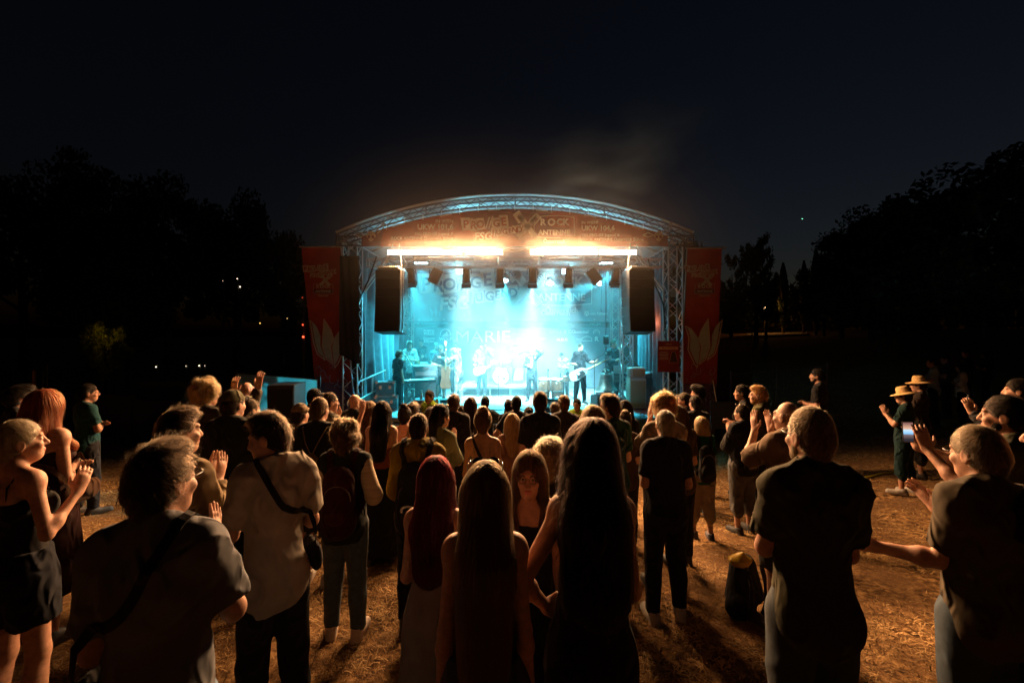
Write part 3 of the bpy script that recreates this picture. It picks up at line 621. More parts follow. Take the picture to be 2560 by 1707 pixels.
# ------------------------------------------------------------------ ground, trees, far lights
def ground():
    g = lambda a, b, n: np.linspace(a, b, n)
    xs = np.concatenate([g(-260, -30, 16), g(-28, -9, 16), g(-8.8, 8.8, 120), g(9, 40, 34), g(45, 260, 14)])
    ys = np.concatenate([g(-60, -6, 8), g(-5, 0, 12), g(.1, 9, 90), g(9.2, 20, 30), g(21, 60, 24), g(70, 420, 14)])
    X, Y = np.meshgrid(xs, ys); Z = gz(X, Y)+.012*np.sin(X*3.1+np.sin(Y*2.3))*np.sin(Y*2.7)*(np.abs(X) < 10)
    n, m = len(xs), len(ys); I = np.arange(n*m).reshape(m, n); Q = np.stack([I[:-1, :-1], I[:-1, 1:], I[1:, 1:], I[1:, :-1]], -1).reshape(-1, 4)
    m_ = bpy.data.materials.new('dry_lawn'); m_.use_nodes = True; nt = m_.node_tree; L = nt.links.new; b = nt.nodes['Principled BSDF']; b.inputs['Roughness'].default_value = .95; b.inputs['Specular IOR Level'].default_value = .1
    tc = nt.nodes.new('ShaderNodeTexCoord')
    def noise(sc, de=6, st=None):
        q = nt.nodes.new('ShaderNodeTexNoise'); q.inputs['Scale'].default_value = sc; q.inputs['Detail'].default_value = de; q.inputs['Roughness'].default_value = .65
        if st: mp = nt.nodes.new('ShaderNodeMapping'); mp.inputs['Scale'].default_value = st; L(tc.outputs['Object'], mp.inputs[0]); L(mp.outputs[0], q.inputs[0])
        else: L(tc.outputs['Object'], q.inputs['Vector'])
        return q
    n1, n2, n3 = noise(1.6), noise(15, 10), noise(90, 5, (1, .35, 1))
    def ramp(src, *el):
        r = nt.nodes.new('ShaderNodeValToRGB'); e = r.color_ramp.elements
        for i, (p, c) in enumerate(el):
            if i < 2: e[i].position = p; e[i].color = (*c, 1)
            else: k = e.new(p); k.color = (*c, 1)
        L(src, r.inputs[0]); return r
    straw = ramp(n2.outputs['Fac'], (.34, (.03, .016, .007)), (.60, (.46, .27, .11)), (.49, (.22, .12, .048)), (.72, (.58, .38, .17)))
    dirt = ramp(n3.outputs['Fac'], (.3, (.07, .036, .016)), (.7, (.34, .19, .085)))
    mk = ramp(n1.outputs['Fac'], (.40, (0, 0, 0)), (.62, (1, 1, 1)))
    mx = nt.nodes.new('ShaderNodeMix'); mx.data_type = 'RGBA'; L(mk.outputs[0], mx.inputs[0]); L(straw.outputs[0], mx.inputs[6]); L(dirt.outputs[0], mx.inputs[7]); L(mx.outputs[2], b.inputs['Base Color'])
    ad = nt.nodes.new('ShaderNodeMath'); L(n2.outputs['Fac'], ad.inputs[0]); L(n3.outputs['Fac'], ad.inputs[1])
    bp = nt.nodes.new('ShaderNodeBump'); bp.inputs['Strength'].default_value = .9; bp.inputs['Distance'].default_value = .07; L(ad.outputs[0], bp.inputs['Height']); L(bp.outputs[0], b.inputs['Normal'])
    obj('ground', npmesh('ground', np.stack([X, Y, Z], -1).reshape(-1, 3), Q), m_, kind='structure')
    rs = np.random.RandomState(3); N = 120000; y = .8+8.2*rs.rand(N)**1.15; x = (rs.rand(N)-.5)*(1.6+y*2.3)
    kp = (np.sin(x*1.7+np.sin(y*1.3)*2)+np.sin(y*2.1+x*.7)+rs.normal(0, .9, N)) > -.6; x, y = x[kp], y[kp]; N = len(x); z = gz(x, y)
    a = rs.uniform(0, 6.28, N); ln = rs.uniform(.02, .075, N); up = rs.uniform(.05, .7, N)**1.5*ln; w = .0016+.0006*y
    B = np.stack([x, y, z], 1); D = np.stack([np.cos(a)*ln, np.sin(a)*ln, up], 1); P = np.stack([-np.sin(a)*w, np.cos(a)*w, 0*a], 1)
    V = np.stack([B-P, B+P, B+D*.55+P*.8+np.array([0, 0, .006]), B+D*.55-P*.8+np.array([0, 0, .006]), B+D], 1).reshape(-1, 3); k = np.arange(N)[:, None]*5
    F = np.concatenate([k+np.array([[0, 1, 2]]), k+np.array([[0, 2, 3]]), k+np.array([[3, 2, 4]])])
    obj('dry_grass', npmesh('dry_grass', V, F, False), mat('straw_blade', (.52, .34, .15), .8, .5, 3, c2=(.16, .09, .03), spec=.2), kind='stuff')
LEAF = {}
def leaves(kind, seed, n=11000):
    rs = np.random.RandomState(seed); C = []
    if kind == 'poplar':
        t = rs.rand(n); r = .13*np.sin(np.pi*np.clip(t, .03, .98))**.6*rs.uniform(.3, 1.1, n); a = rs.uniform(0, 6.28, n); P = np.stack([r*np.cos(a), r*np.sin(a), .08+.92*t], 1)
    elif kind == 'thin':
        P = []
        for i in range(26):
            a = rs.uniform(0, 6.28); z = rs.uniform(.3, .95); q = np.array([math.cos(a)*.25*rs.rand(), math.sin(a)*.25*rs.rand(), z]); m = n//30
            d = np.array([math.cos(a)*.16, math.sin(a)*.16, .12])*rs.uniform(.4, 1.2); t = rs.rand(m, 1); P.append(q+d*t+rs.normal(0, .022, (m, 3)))
        P = np.concatenate(P)
    else:
        P = []
        cl = rs.normal(0, 1, (46, 3)); cl /= np.linalg.norm(cl, axis=1, keepdims=True); cl = cl*rs.uniform(.45, 1, (46, 1))*np.array([.42, .42, .34])+np.array([0, 0, .62])
        for c in cl: m = n//46; s = rs.uniform(.06, .13); q = rs.normal(0, 1, (m, 3)); q = q/np.linalg.norm(q, axis=1, keepdims=True)*rs.uniform(.5, 1.08, (m, 1)); P.append(c+q*s*np.array([1, 1, .75]))
        P = np.concatenate(P)
    n = len(P); u = rs.normal(0, 1, (n, 3)); u /= np.linalg.norm(u, axis=1, keepdims=True); v = np.cross(u, rs.normal(0, 1, (n, 3))); v /= np.linalg.norm(v, axis=1, keepdims=True)
    s = (rs.uniform(.010, .022, (n, 1)) if kind == 'bush' else rs.uniform(.010, .020, (n, 1)))
    V = np.stack([P-u*s, P+v*s*.55, P+u*s, P-v*s*.55], 1).reshape(-1, 3); return npmesh('crown', V, np.arange(4*n).reshape(-1, 4), False)
def tree(name, label, x, y, ht, wd, kind, seed, group, z=None, name_cat='tree'):
    z = float(gz(x, y))-.1 if z is None else z; o = thing(name, label, name_cat, (x, y, z), seed*1.3, group); key = (kind, seed % 4)
    if key not in LEAF: LEAF[key] = leaves(kind, seed % 4+1)
    c = obj('crown', LEAF[key], mat('leaf', (.045, .07, .025), .6, .5, .5, spec=.3, c2=(.025, .045, .015)), o, scale=(wd, wd, ht))
    m = MB(); rs = random.Random(seed); m.tube([(0, 0, 0), (.02*ht*rs.uniform(-1, 1), 0, ht*.3), (0, .01*ht, ht*.55), (0, 0, ht*.8)], [ht*.022, ht*.016, ht*.01, ht*.003], 8)
    for i in range(7):
        a = rs.uniform(0, 6.28); h0 = rs.uniform(.3, .6)*ht; m.tube([(0, 0, h0), (math.cos(a)*wd*.15, math.sin(a)*wd*.15, h0+ht*.1), (math.cos(a)*wd*.33, math.sin(a)*wd*.33, h0+ht*rs.uniform(.1, .28))], [ht*.009, ht*.006, ht*.002], 6)
    m.build('trunk', mat('bark', (.09, .065, .045), .9, .3, 14, .7, stretch=(1, 1, .2)), o); return o
def tpx(name, label, px, ytop, d, w_px, kind, seed, group):
    """tree whose top shows at ytop; width in photograph pixels"""
    p = at(px, d); ht = ZC-(ytop-CY)/FPX*d-p.z; return tree(name, label, p.x, d, ht, w_px/FPX*d*(1.15 if kind != 'poplar' else 3.6), kind, seed, group)
def street_lamp(label, px, py, d, col, power, r=.12, group='distant lamps', pole=True):
    p = at(px, d, py); g = float(gz(p.x, d)); o = thing('street_lamp', label, 'street lamp', (p.x, d, g), 0, group); h = p.z-g
    if pole and h > .3: rod('pole', (0, .1, 0), (0, .1, h+.1), .05, mat('grey_pole', (.1, .1, .1), .5, metal=.5), o)
    MB().lathe([(0, -r), (r*.8, -r*.6), (r, 0), (r*.8, r*.6), (0, r)], n=10).build('lamp_globe', mat('glow_%g_%g_%g_%g' % (*col, power), (.1, .1, .1), emit=col, es=power), o, (0, 0, h)); return o
def lamp(kind, name, loc, energy, col, parent=None, size=.05, spot=None, target=None, blend=.3):
    l = bpy.data.lights.new(name, kind); l.energy = energy; l.color = col
    if kind in ('POINT', 'SPOT'): l.shadow_soft_size = size
    if kind == 'SPOT': l.spot_size = R(spot); l.spot_blend = blend
    o = bpy.data.objects.new(name, l); COL.objects.link(o); o.location = loc; o.parent = parent
    if target is not None:
        w = Vector(loc)+(parent.location if parent else Vector()); o.rotation_euler = (Vector(target)-w).to_track_quat('-Z', 'Y').to_euler()
    return o
def surroundings():
    ground(); G = 'dark trees beyond the lawn'
    tpx('broadleaf_tree', 'tallest dark broadleaf tree cut by the picture edge on the hillside', 2590, 330, 19, 420, 'big', 1, G)
    tpx('broadleaf_tree', 'huge dark rounded broadleaf tree standing above the hat wearers', 2330, 405, 24, 430, 'big', 2, G)
    tpx('broadleaf_tree', 'dark broadleaf tree sloping down from the huge rounded tree', 2180, 500, 27, 260, 'big', 3, G)
    tpx('broadleaf_tree', 'ragged dark tree with sky showing through gaps in its crown', 2105, 575, 30, 170, 'big', 4, G)
    tpx('broadleaf_tree', 'dark tree filling the gap beneath the two tallest crowns', 2460, 560, 17, 420, 'big', 5, G)
    tpx('broadleaf_tree', 'low dark tree at the foot of the ragged tree', 2060, 660, 34, 130, 'big', 6, G)
    tpx('broadleaf_tree', 'dark tree behind the security man near the wire fence', 2200, 690, 20, 320, 'big', 7, G)
    tpx('poplar_tree', 'slim pointed dark poplar just beside the low notch of sky', 2010, 650, 40, 20, 'poplar', 1, G)
    tpx('poplar_tree', 'taller pointed dark poplar against the ragged tree', 2040, 620, 38, 24, 'poplar', 2, G)
    tpx('poplar_tree', 'short dark poplar standing alone beside the thin wispy tree', 1958, 655, 42, 22, 'poplar', 3, G)
    tpx('wispy_tree', 'thin wispy dark tree with feathery twigs beyond the red banner', 1890, 590, 30, 120, 'thin', 1, G)
    tpx('wispy_tree', 'lower feathery dark tree touching the red banner', 1830, 635, 28, 110, 'thin', 2, G)
    tpx('wispy_tree', 'small feathery tree lit from behind by the orange path lamp', 1915, 690, 33, 90, 'thin', 3, G)
    tpx('broadleaf_tree', 'dark bush-like tree below the wispy trees', 1790, 700, 26, 130, 'big', 8, G)
    tpx('broadleaf_tree', 'dark low tree under the slim poplars', 2040, 712, 36, 110, 'big', 9, G)
    tpx('broadleaf_tree', 'dark tree peeping over the roof corner of the stage in smoke', 1735, 570, 24, 130, 'big', 10, G)
    L_ = [(60, 420, 24, 330, 'dark tree at the far edge behind the red haired woman'), (230, 380, 28, 320, 'tall dark tree above the yellow lit leaves'), (420, 440, 26, 300, 'dark tree between the yellow lit leaves and the pair of lamps'),
          (590, 480, 30, 260, 'dark tree with small white lamps glinting through it'), (710, 540, 27, 200, 'dark tree next to the red banner with lantern lights'), (320, 640, 20, 260, 'low dark tree in front of the tall dark tree')]
    for i, (px, yt, d, w, lb) in enumerate(L_): tpx('broadleaf_tree', lb, px, yt, d, w, 'big', i+2, G)
    # a lamp glowing through leaves
    b = tpx('lit_bush', 'small tree whose leaves glow yellow round a hidden lamp', 262, 792, 17, 95, 'bush', 3, None); b['category'] = 'bush'
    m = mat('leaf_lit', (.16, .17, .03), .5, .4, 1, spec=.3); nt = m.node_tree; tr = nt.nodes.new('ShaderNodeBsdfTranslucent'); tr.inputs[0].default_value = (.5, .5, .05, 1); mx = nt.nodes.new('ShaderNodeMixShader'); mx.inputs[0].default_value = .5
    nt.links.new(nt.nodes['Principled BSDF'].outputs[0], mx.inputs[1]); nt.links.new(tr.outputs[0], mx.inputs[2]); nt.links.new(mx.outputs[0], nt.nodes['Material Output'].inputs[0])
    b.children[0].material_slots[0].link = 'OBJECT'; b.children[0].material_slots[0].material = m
    o = street_lamp('lamp hidden among the glowing yellow leaves', 264, 836, 17.1, (1, .62, .06), 6, .07); lamp('POINT', 'bulb', (0, -.12, max(c.location.z for c in o.children)), 8, (1, .66, .05), o, .1)
    WH = (1, .8, .55); RED = (1, .08, .03)
    for px, py, d, c, e, r, lb in [(593, 697, 26, WH, 9, .05, 'white lamp glinting highest in the dark tree'), (600, 717, 26, WH, 9, .06, 'white lamp just under the highest glinting lamp'), (557, 702, 26, WH, 3, .03, 'faint white lamp beside the pair of glinting lamps'),
        (650, 808, 25, (1, .6, .12), 4, .06, 'dim yellow lamp in leaves between the glinting pair and the red lanterns'), (718, 796, 25, (1, .6, .2), 4, .04, 'tiny amber lamp close to the red lanterns'),
        (390, 917, 22, WH, 9, .05, 'small white lamp low over the fence'), (465, 915, 22, WH, 4, .04, 'first of the small lamps in a row above the fence'), (498, 914, 22, WH, 8, .055, 'brightest lamp of the row above the fence'), (512, 914, 22, WH, 4, .035, 'last lamp of the row above the fence'),
        (311, 863, 21, (1, .55, .2), 8, .06, 'orange lamp below the yellow lit leaves'), (55, 797, 24, RED, .6, .10, 'faint red lamp near the picture edge'), (758, 842, 14, RED, 10, .06, 'lower bright red lantern beside the red banner'), (757, 812, 14, RED, 6, .045, 'middle red lantern beside the red banner'), (756, 744, 14, RED, 1.2, .04, 'dim upper red lantern beside the red banner')]:
        street_lamp(lb, px, py, d, c, e*.6, r*.55, 'distant lamps' if c != RED else 'red lanterns')
    rs = np.random.RandomState(9); N = 16000; px = rs.uniform(1770, 2700, N); d = rs.uniform(52, 58, N); x = (px-CX)/FPX*d; top = 6.3+.9*np.sin(px*.03)+.6*np.sin(px*.11)+.5*np.sin(px*.27); P = np.stack([x, d, gz(x, d)+top*rs.rand(N)**.8], 1)
    u = rs.normal(0, 1, (N, 3)); u /= np.linalg.norm(u, axis=1, keepdims=True); v = np.cross(u, rs.normal(0, 1, (N, 3))); v /= np.linalg.norm(v, axis=1, keepdims=True); s = rs.uniform(.15, .42, (N, 1)); obj('treeline', npmesh('treeline', np.stack([P-u*s, P+v*s*.6, P+u*s, P-v*s*.6], 1).reshape(-1, 3), np.arange(4*N).reshape(-1, 4), False), mat('leaf', (.045, .07, .025)), kind='stuff')
    # the lit path beyond the lawn
    rd = MB(); rd.sheet(lambda u, v: tuple(at(1868+150*u, 36+11*v))[:2]+(float(gz(at(1868+150*u, 36+11*v).x, 42+3.2*v))+.04,), 12, 3); rd.build('path', mat('path_gravel', (.35, .28, .2), .9, .2, 8), kind='structure')
    o = street_lamp('sodium street lamp shining through twigs over the orange path', 1913, 772, 43, (1, .62, .3), 10, .17); lamp('POINT', 'bulb', (0, -.3, max(c.location.z for c in o.children)-.3), 110, (1, .40, .07), o, .2)
    # drone light
    p = at(2005, 120, 547); o = thing('drone', 'tiny green light of a drone in the dusk sky', 'drone', p); MB().box((0, 0, .1), (.5, .5, .12), b=.03).build('drone_body', mat('drone_grey', (.05, .05, .05)), o)
    for x in (-1, 1):
        for y in (-1, 1): rod('rotor_arm', (0, 0, .12), (x*.4, y*.4, .16), .025, mat('drone_grey', (.05,)*3), o)
    MB().lathe([(0, -.12), (.16, -.05), (.16, .04), (0, .1)], n=8).build('position_light', mat('green_glow', (.1, .1, .1), emit=(.25, 1, .6), es=2.2), o, (0, -.1, -.06))
# ------------------------------------------------------------------ fences and gear beside the stage
def fence(name, label, a, b, h, m, npanel, cover=True, group='fences round the lawn'):
    a, b = Vector(a), Vector(b); o = thing(name, label, 'fence', a, 0, group); d = b-a; pm = mat('galvanised', (.05, .05, .055), .5, .15, 20, metal=.8)
    for i in range(npanel+1): q = d*(i/npanel); rod('post', q, q+Vector((0, 0, h+.06)), .021, pm, o)
    for i in range(npanel):
        p, q = d*(i/npanel), d*((i+1)/npanel)
        for z in (.08, h): rod('rail', p+Vector((0, 0, z)), q+Vector((0, 0, z)), .014, pm, o)
        e = q-p; nrm = Vector((-e.y, e.x, 0)).normalized()
        f = lambda u, v: p+e*(.012+.976*u)+Vector((0, 0, .07+(h-.09)*v))-nrm*(.03+.022*math.sin(u*9+2.2*v+i)*math.sin(3.1*v+.3))
        if cover: MB().sheet(f, 20, 10).build('tarpaulin', m, o)
        else:
            for k in range(1, 14): rod('fence_wire', p+e*(k/14)+Vector((0, 0, .1)), p+e*(k/14)+Vector((0, 0, h)), .003, pm, o)
    return o
def sub_box(label, p, d, rz=0, grp='loudspeakers'):
    o = thing('loudspeaker', label, 'loudspeaker', p, rz, grp); bm_ = mat('black_paint', (.018, .018, .02), .55, .2, 60, .3, spec=.4); w, dp, h = d
    MB().box((0, 0, h/2), d, b=.012).build('cabinet', bm_, o); MB().box((0, -dp/2-.006, h/2), (w*.92, .014, h*.9), b=.004).build('grille', mat('grille', (.012, .012, .013), .6, .4, 300, .6, metal=.4), o)
    for x in (-1, 1): MB().tube([(x*(w/2+.002), -.1, h*.6), (x*(w/2+.03), -.1, h*.6), (x*(w/2+.03), .1, h*.6), (x*(w/2+.002), .1, h*.6)], .012, 6).build('handle', bm_, o)
    return o
def beside():
    tarp = mat('teal_tarp', (.16, .30, .34), .55, .15, 3, .3, bscale=8, spec=.4); nt = tarp.node_tree; tr = nt.nodes.new('ShaderNodeBsdfTranslucent'); tr.inputs[0].default_value = (.5, .62, .62, 1); mx = nt.nodes.new('ShaderNodeMixShader'); mx.inputs[0].default_value = .6
    nt.links.new(nt.nodes['Principled BSDF'].outputs[0], mx.inputs[1]); nt.links.new(tr.outputs[0], mx.inputs[2]); nt.links.new(mx.outputs[0], nt.nodes['Material Output'].inputs[0])
    a, b = at(592, 9.6), at(800, 9.4); fence('tarpaulin_fence', 'fence with pale teal tarpaulin behind the raised hands', a, b, ZC-(932-CY)/FPX*9.5-a.z, tarp, 1)
    dk = mat('dark_tarp', (.06, .07, .09), .6, .15, 3, .3)
    a, b = at(130, 10.5), at(330, 10.6); fence('dark_fence', 'fence with dark cloth behind the man in teal shirt', a, b, 1.25, dk, 2)
    a, b = at(335, 10.6), at(585, 10.3); fence('dark_fence', 'fence with dark printed cloth below the row of lamps', a, b, 1.2, mat('dark_tarp_blue', (.05, .065, .10), .6, .15, 3, .3), 2)
    a, b = at(1828, 10.6), at(2068, 9.6); fence('wire_fence', 'open wire fence slanting behind the security man', a, b, 1.75, dk, 2, False)
    a, b = at(1735, 12.5), at(1880, 12.2); fence('dark_fence', 'tall fence with black cloth next to the bell poster', a, b, 2.5, mat('black_tarp', (.03, .035, .04), .7), 1)
    for px, yt, lb in ((85, 925, 'wooden post standing apart at the far lawn edge'), (108, 915, 'slim steel pole of the pair by the wooden post'), (118, 910, 'tallest steel pole of the pair by the wooden post')):
        p = at(px, 9.5); o = thing('pole', lb, 'pole', p, 0, 'poles at the lawn edge'); h = ZC-(yt-CY)/FPX*9.5-p.z
        rod('pole_shaft', (0, 0, 0), (0, 0, h), .035 if px < 100 else .02, mat('pole_wood', (.22, .13, .06), .8) if px < 100 else mat('galvanised', (.35,)*3), o); MB().lathe([(0, .03), (.03, .02), (.03, 0)], n=8).build('pole_cap', mat('galvanised', (.35,)*3), o, (0, 0, h))
    sub_box('black loudspeaker standing before the teal tarpaulin', at(718, 8.6), (.52, .6, ZC-(958-CY)/FPX*8.6-at(718, 8.6).z), .1)
    p = at(1815, 9.6); o = thing('sign_board', 'dark blue folding board standing at the foot of the banner', 'sign board', p); MB().box((0, 0, .95), (.72, .03, .62), Matrix.Rotation(R(-6), 3, 'X'), .006).build('board', mat('board_blue', (.03, .05, .07), .6), o)
    for x in (-.3, .3): rod('leg', (x, .2, 0), (x, 0, 1.2), .015, mat('galvanised', (.35,)*3), o)
    rod('stick', (-.2, .05, 1.25), (-.28, .05, 1.75), .012, mat('pale_stick', (.5, .5, .45), .6), o)
    pts = [at(2090+150*t, 7.3-.12*t+.05*math.sin(9*t)) for t in np.linspace(0, 1, 14)]; pts = [p+Vector((0, 0, .015)) for p in pts]
    tag(MB().tube(pts, .02, 8).build('ground_hose', mat('yellow_hose', (.45, .38, .03), .5, .1, 20)), 'yellow hose lying on the dark grass beside the hat wearers', 'hose')
# ------------------------------------------------------------------ stage structure
FZ = -.2                                    # stage floor
XS = .07                                    # stage centre
ALU = mat('truss_aluminium', (.50, .52, .54), .38, .15, 30, .15, metal=.85); BLK = mat('black_paint', (.018, .018, .02), .55, .2, 60, .3, spec=.4)
PRINT = mat('print_white', (.78, .78, .76), .6, .06, 20); RED = mat('banner_red', (.27, .032, .018), .6, .22, 2.2, .15, bscale=60)
DARKP = mat('print_violet', (.16, .045, .07), .6, .2, 3)
def pz(py, d): return ZC-(py-CY)/FPX*d
def pxx(px, d): return (px-CX)/FPX*d
def truss_box(o, a, b, w, n, m=ALU, r=.024, side=(1, 0, 0)):
    """box truss from a to b: four chords and zigzag braces on its four faces, each bar a part"""
    a, b = Vector(a), Vector(b); t = (b-a).normalized(); u = Vector(side); u = (u-t*u.dot(t)).normalized(); v = t.cross(u); c = [(u*i+v*j)*(w/2) for i, j in ((-1, -1), (1, -1), (1, 1), (-1, 1))]
    for k in range(4): rod('chord', a+c[k], b+c[k], r, m, o)
    for k in range(4):
        p, q = c[k], c[(k+1) % 4]
        for i in range(n):
            s, e = a+(b-a)*(i/n), a+(b-a)*((i+1)/n)
            rod('brace', s+(p if i % 2 == 0 else q), e+(q if i % 2 == 0 else p), r*.5, m, o)
        for end in (a, b): rod('end_bar', end+p, end+q, r*.7, m, o)
def text(s, x, y, z, cap, m, parent, align='CENTER', bold=0, shear=0, rot=0, sx=1, name='lettering', lift=.004):
    c = bpy.data.curves.new('lettering', 'FONT'); c.body = s; c.size = cap/.73; c.align_x = align; c.extrude = .0015; c.offset = bold*cap; c.shear = shear; c.resolution_u = 3; c.fill_mode = 'BOTH'
    tmp = bpy.data.objects.new('lettering', c); COL.objects.link(tmp); me = bpy.data.meshes.new_from_object(tmp.evaluated_get(bpy.context.evaluated_depsgraph_get())); bpy.data.objects.remove(tmp)
    me.materials.clear(); o = obj(name, me, m); o.parent = parent; o.location = (x, y-lift, z); o.rotation_euler = (R(90), R(-rot), 0); o.scale = (sx, 1, 1); return o
def flat(name, polys, y, m, parent, th=.003):
    b = MB()
    for P in polys: b.prism(P, th)
    return b.build(name, m, parent, (0, y, 0))
def poly_line(P, w):
    """a stroke of width w along points (x,z) as quads"""
    out = []
    for (x0, z0), (x1, z1) in zip(P, P[1:]):
        d = math.hypot(x1-x0, z1-z0)+1e-9; nx, nz = -(z1-z0)/d*w/2, (x1-x0)/d*w/2; ex, ez = (x1-x0)/d*w*.25, (z1-z0)/d*w*.25
        out.append([(x0+nx-ex, z0+nz-ez), (x0-nx-ex, z0-nz-ez), (x1-nx+ex, z1-nz+ez), (x1+nx+ex, z1+nz+ez)])
    return out
def ransom(cx, cz, u, y, parent, ink, paper, cross=(0, 0)):
    """cut-out letters PRO//GE, FSG, JUGEND and the crossed X; u = metres per design unit, origin (1287,565)"""
    X = lambda px: cx+(px-1287)*u; Z = lambda py: cz-(py-565)*u; rs = random.Random(4); tiles = []
    for ch, px, py, w, h, rot in (('P', 1166, 559, 23, 31, 4), ('R', 1184, 561, 17, 29, -5), ('O', 1202, 559, 19, 28, 6), ('G', 1241, 556, 21, 27, -3), ('E', 1260, 552, 20, 30, 5), ('J', 1233, 578, 11, 22, -4), ('U', 1247, 579, 14, 19, 5), ('G', 1262, 577, 13, 21, -5), ('E', 1275, 575, 12, 18, 3), ('N', 1286, 573, 12, 19, -3), ('D', 1299, 572, 13, 21, 4)):
        q = []
        for sx, sz in ((-1, -1), (1, -1), (1, 1), (-1, 1)):
            a = R(rot); x, z = sx*w/2*rs.uniform(.92, 1.12), sz*h/2*rs.uniform(.92, 1.12); q.append((X(px)+(x*math.cos(a)-z*math.sin(a))*u, Z(py)+(x*math.sin(a)+z*math.cos(a))*u))
        tiles.append(q); text(ch, X(px), y-.004, Z(py)-h*.32*u, h*.66*u, ink, parent, rot=rot, bold=.035, lift=.006)
    flat('letter_paper', tiles, y-.003, paper, parent)
    flat('slash_print', [[(X(1213), Z(570)), (X(1217), Z(570)), (X(1226), Z(541)), (X(1222), Z(541))], [(X(1220), Z(570)), (X(1224), Z(570)), (X(1234), Z(539)), (X(1230), Z(539))]], y-.003, paper, parent)
    text('FSG', X(1208), y, Z(598), 20*u, paper, parent, bold=.05, shear=.15, rot=3)
    cx += cross[0]*u; cz += cross[1]*u
    flat('cross_print', poly_line([(X(1301), Z(541)), (X(1337), Z(588))], 13*u)+poly_line([(X(1338), Z(545)), (X(1296), Z(588))], 13*u)+poly_line([(X(1292), Z(534)), (X(1302), Z(548))], 19*u)+poly_line([(X(1344), Z(540)), (X(1333), Z(552))], 19*u), y-.003, paper, parent)
    text('E', X(1300), y-.003, Z(546), 9*u, ink, parent, rot=38, bold=.03); text('E', X(1337), y-.003, Z(551), 9*u, ink, parent, rot=-42, bold=.03)
def rockbox(cx, cz, u, y, parent, paper, band, star=True, f=1.0):
    X = lambda px: cx+(px-1385)*u; Z = lambda py: cz-(py-565)*u
    ar = lambda y0, bow: [(X(1336+100*t), Z(y0-bow*math.sin(math.pi*t))) for t in np.linspace(0, 1, 9)]
    flat('frame_print', poly_line(ar(541, 3), 1.2*u)+poly_line(ar(590, -3), 1.2*u)+poly_line([(X(1336), Z(541)), (X(1336), Z(590))], 1.2*u)+poly_line([(X(1436), Z(541)), (X(1436), Z(590))], 1.2*u), y-.003, paper, parent)
    flat('band_print', [[(X(1337), Z(568)), (X(1337), Z(589)), (X(1386), Z(592)), (X(1435), Z(589)), (X(1435), Z(568))][::-1]], y-.002, band, parent)
    text('R', X(1358), y, Z(561), 16*u, paper, parent, bold=.06); text('CK', X(1407), y, Z(561), 16*u, paper, parent, bold=.06); text('O', X(1379.5), y, Z(562), 17.5*u, paper, parent, bold=.06)
    st = [(X(1379.5)+(5.6 if i % 2 == 0 else 2.3)*u*math.sin(math.pi*i/5), Z(553)+(5.6 if i % 2 == 0 else 2.3)*u*math.cos(math.pi*i/5)) for i in range(10)]
    flat('star_print', [st], y-.006, band, parent); text('ANTENNE', X(1386), y, Z(585), 12.5*u, paper, parent, bold=.05)
    text('Österreich', X(1386), y, Z(605), 9*u, paper, parent, bold=.03)
def skull(x, z, u, y, parent, m, ink):
    a = np.linspace(0, 6.28, 19)[:-1]; head = [(x+u*11*math.cos(t), z+u*(4+11*math.sin(t)) if math.sin(t) > -.4 else z-u*(4+4*(-math.sin(t)))) for t in a]
    head = [(x+u*11*math.cos(t)*(1 if math.sin(t) > -.3 else .62), z+u*(3+12*math.sin(t))) for t in a]
    flat('skull_print', [head[::1]], y-.003, m, parent)
    flat('skull_ink', [[(x+s*4.5*u+3.2*u*math.cos(t), z+2*u+3.6*u*math.sin(t)) for t in a] for s in (-1, 1)]+[[(x-1.2*u, z-4*u), (x+1.2*u, z-4*u), (x, z-1.5*u)]]+[[(x+(k-.35)*u, z-9*u), (x+(k+.35)*u, z-9*u), (x+(k+.35)*u, z-6*u), (x+(k-.35)*u, z-6*u)] for k in (-3, 0, 3)], y-.005, ink, parent)
    flat('petal_print', poly_line([(x-s*11*u, z+6*u) for s in (1,)]+[(x-24*u, z+12*u), (x-36*u, z+6*u), (x-24*u, z+2*u), (x-11*u, z+6*u)], 2*u)+poly_line([(x+9*u, z+12*u), (x+20*u, z+24*u), (x+30*u, z+36*u), (x+27*u, z+20*u), (x+14*u, z+10*u)], 2*u), y-.003, m, parent)
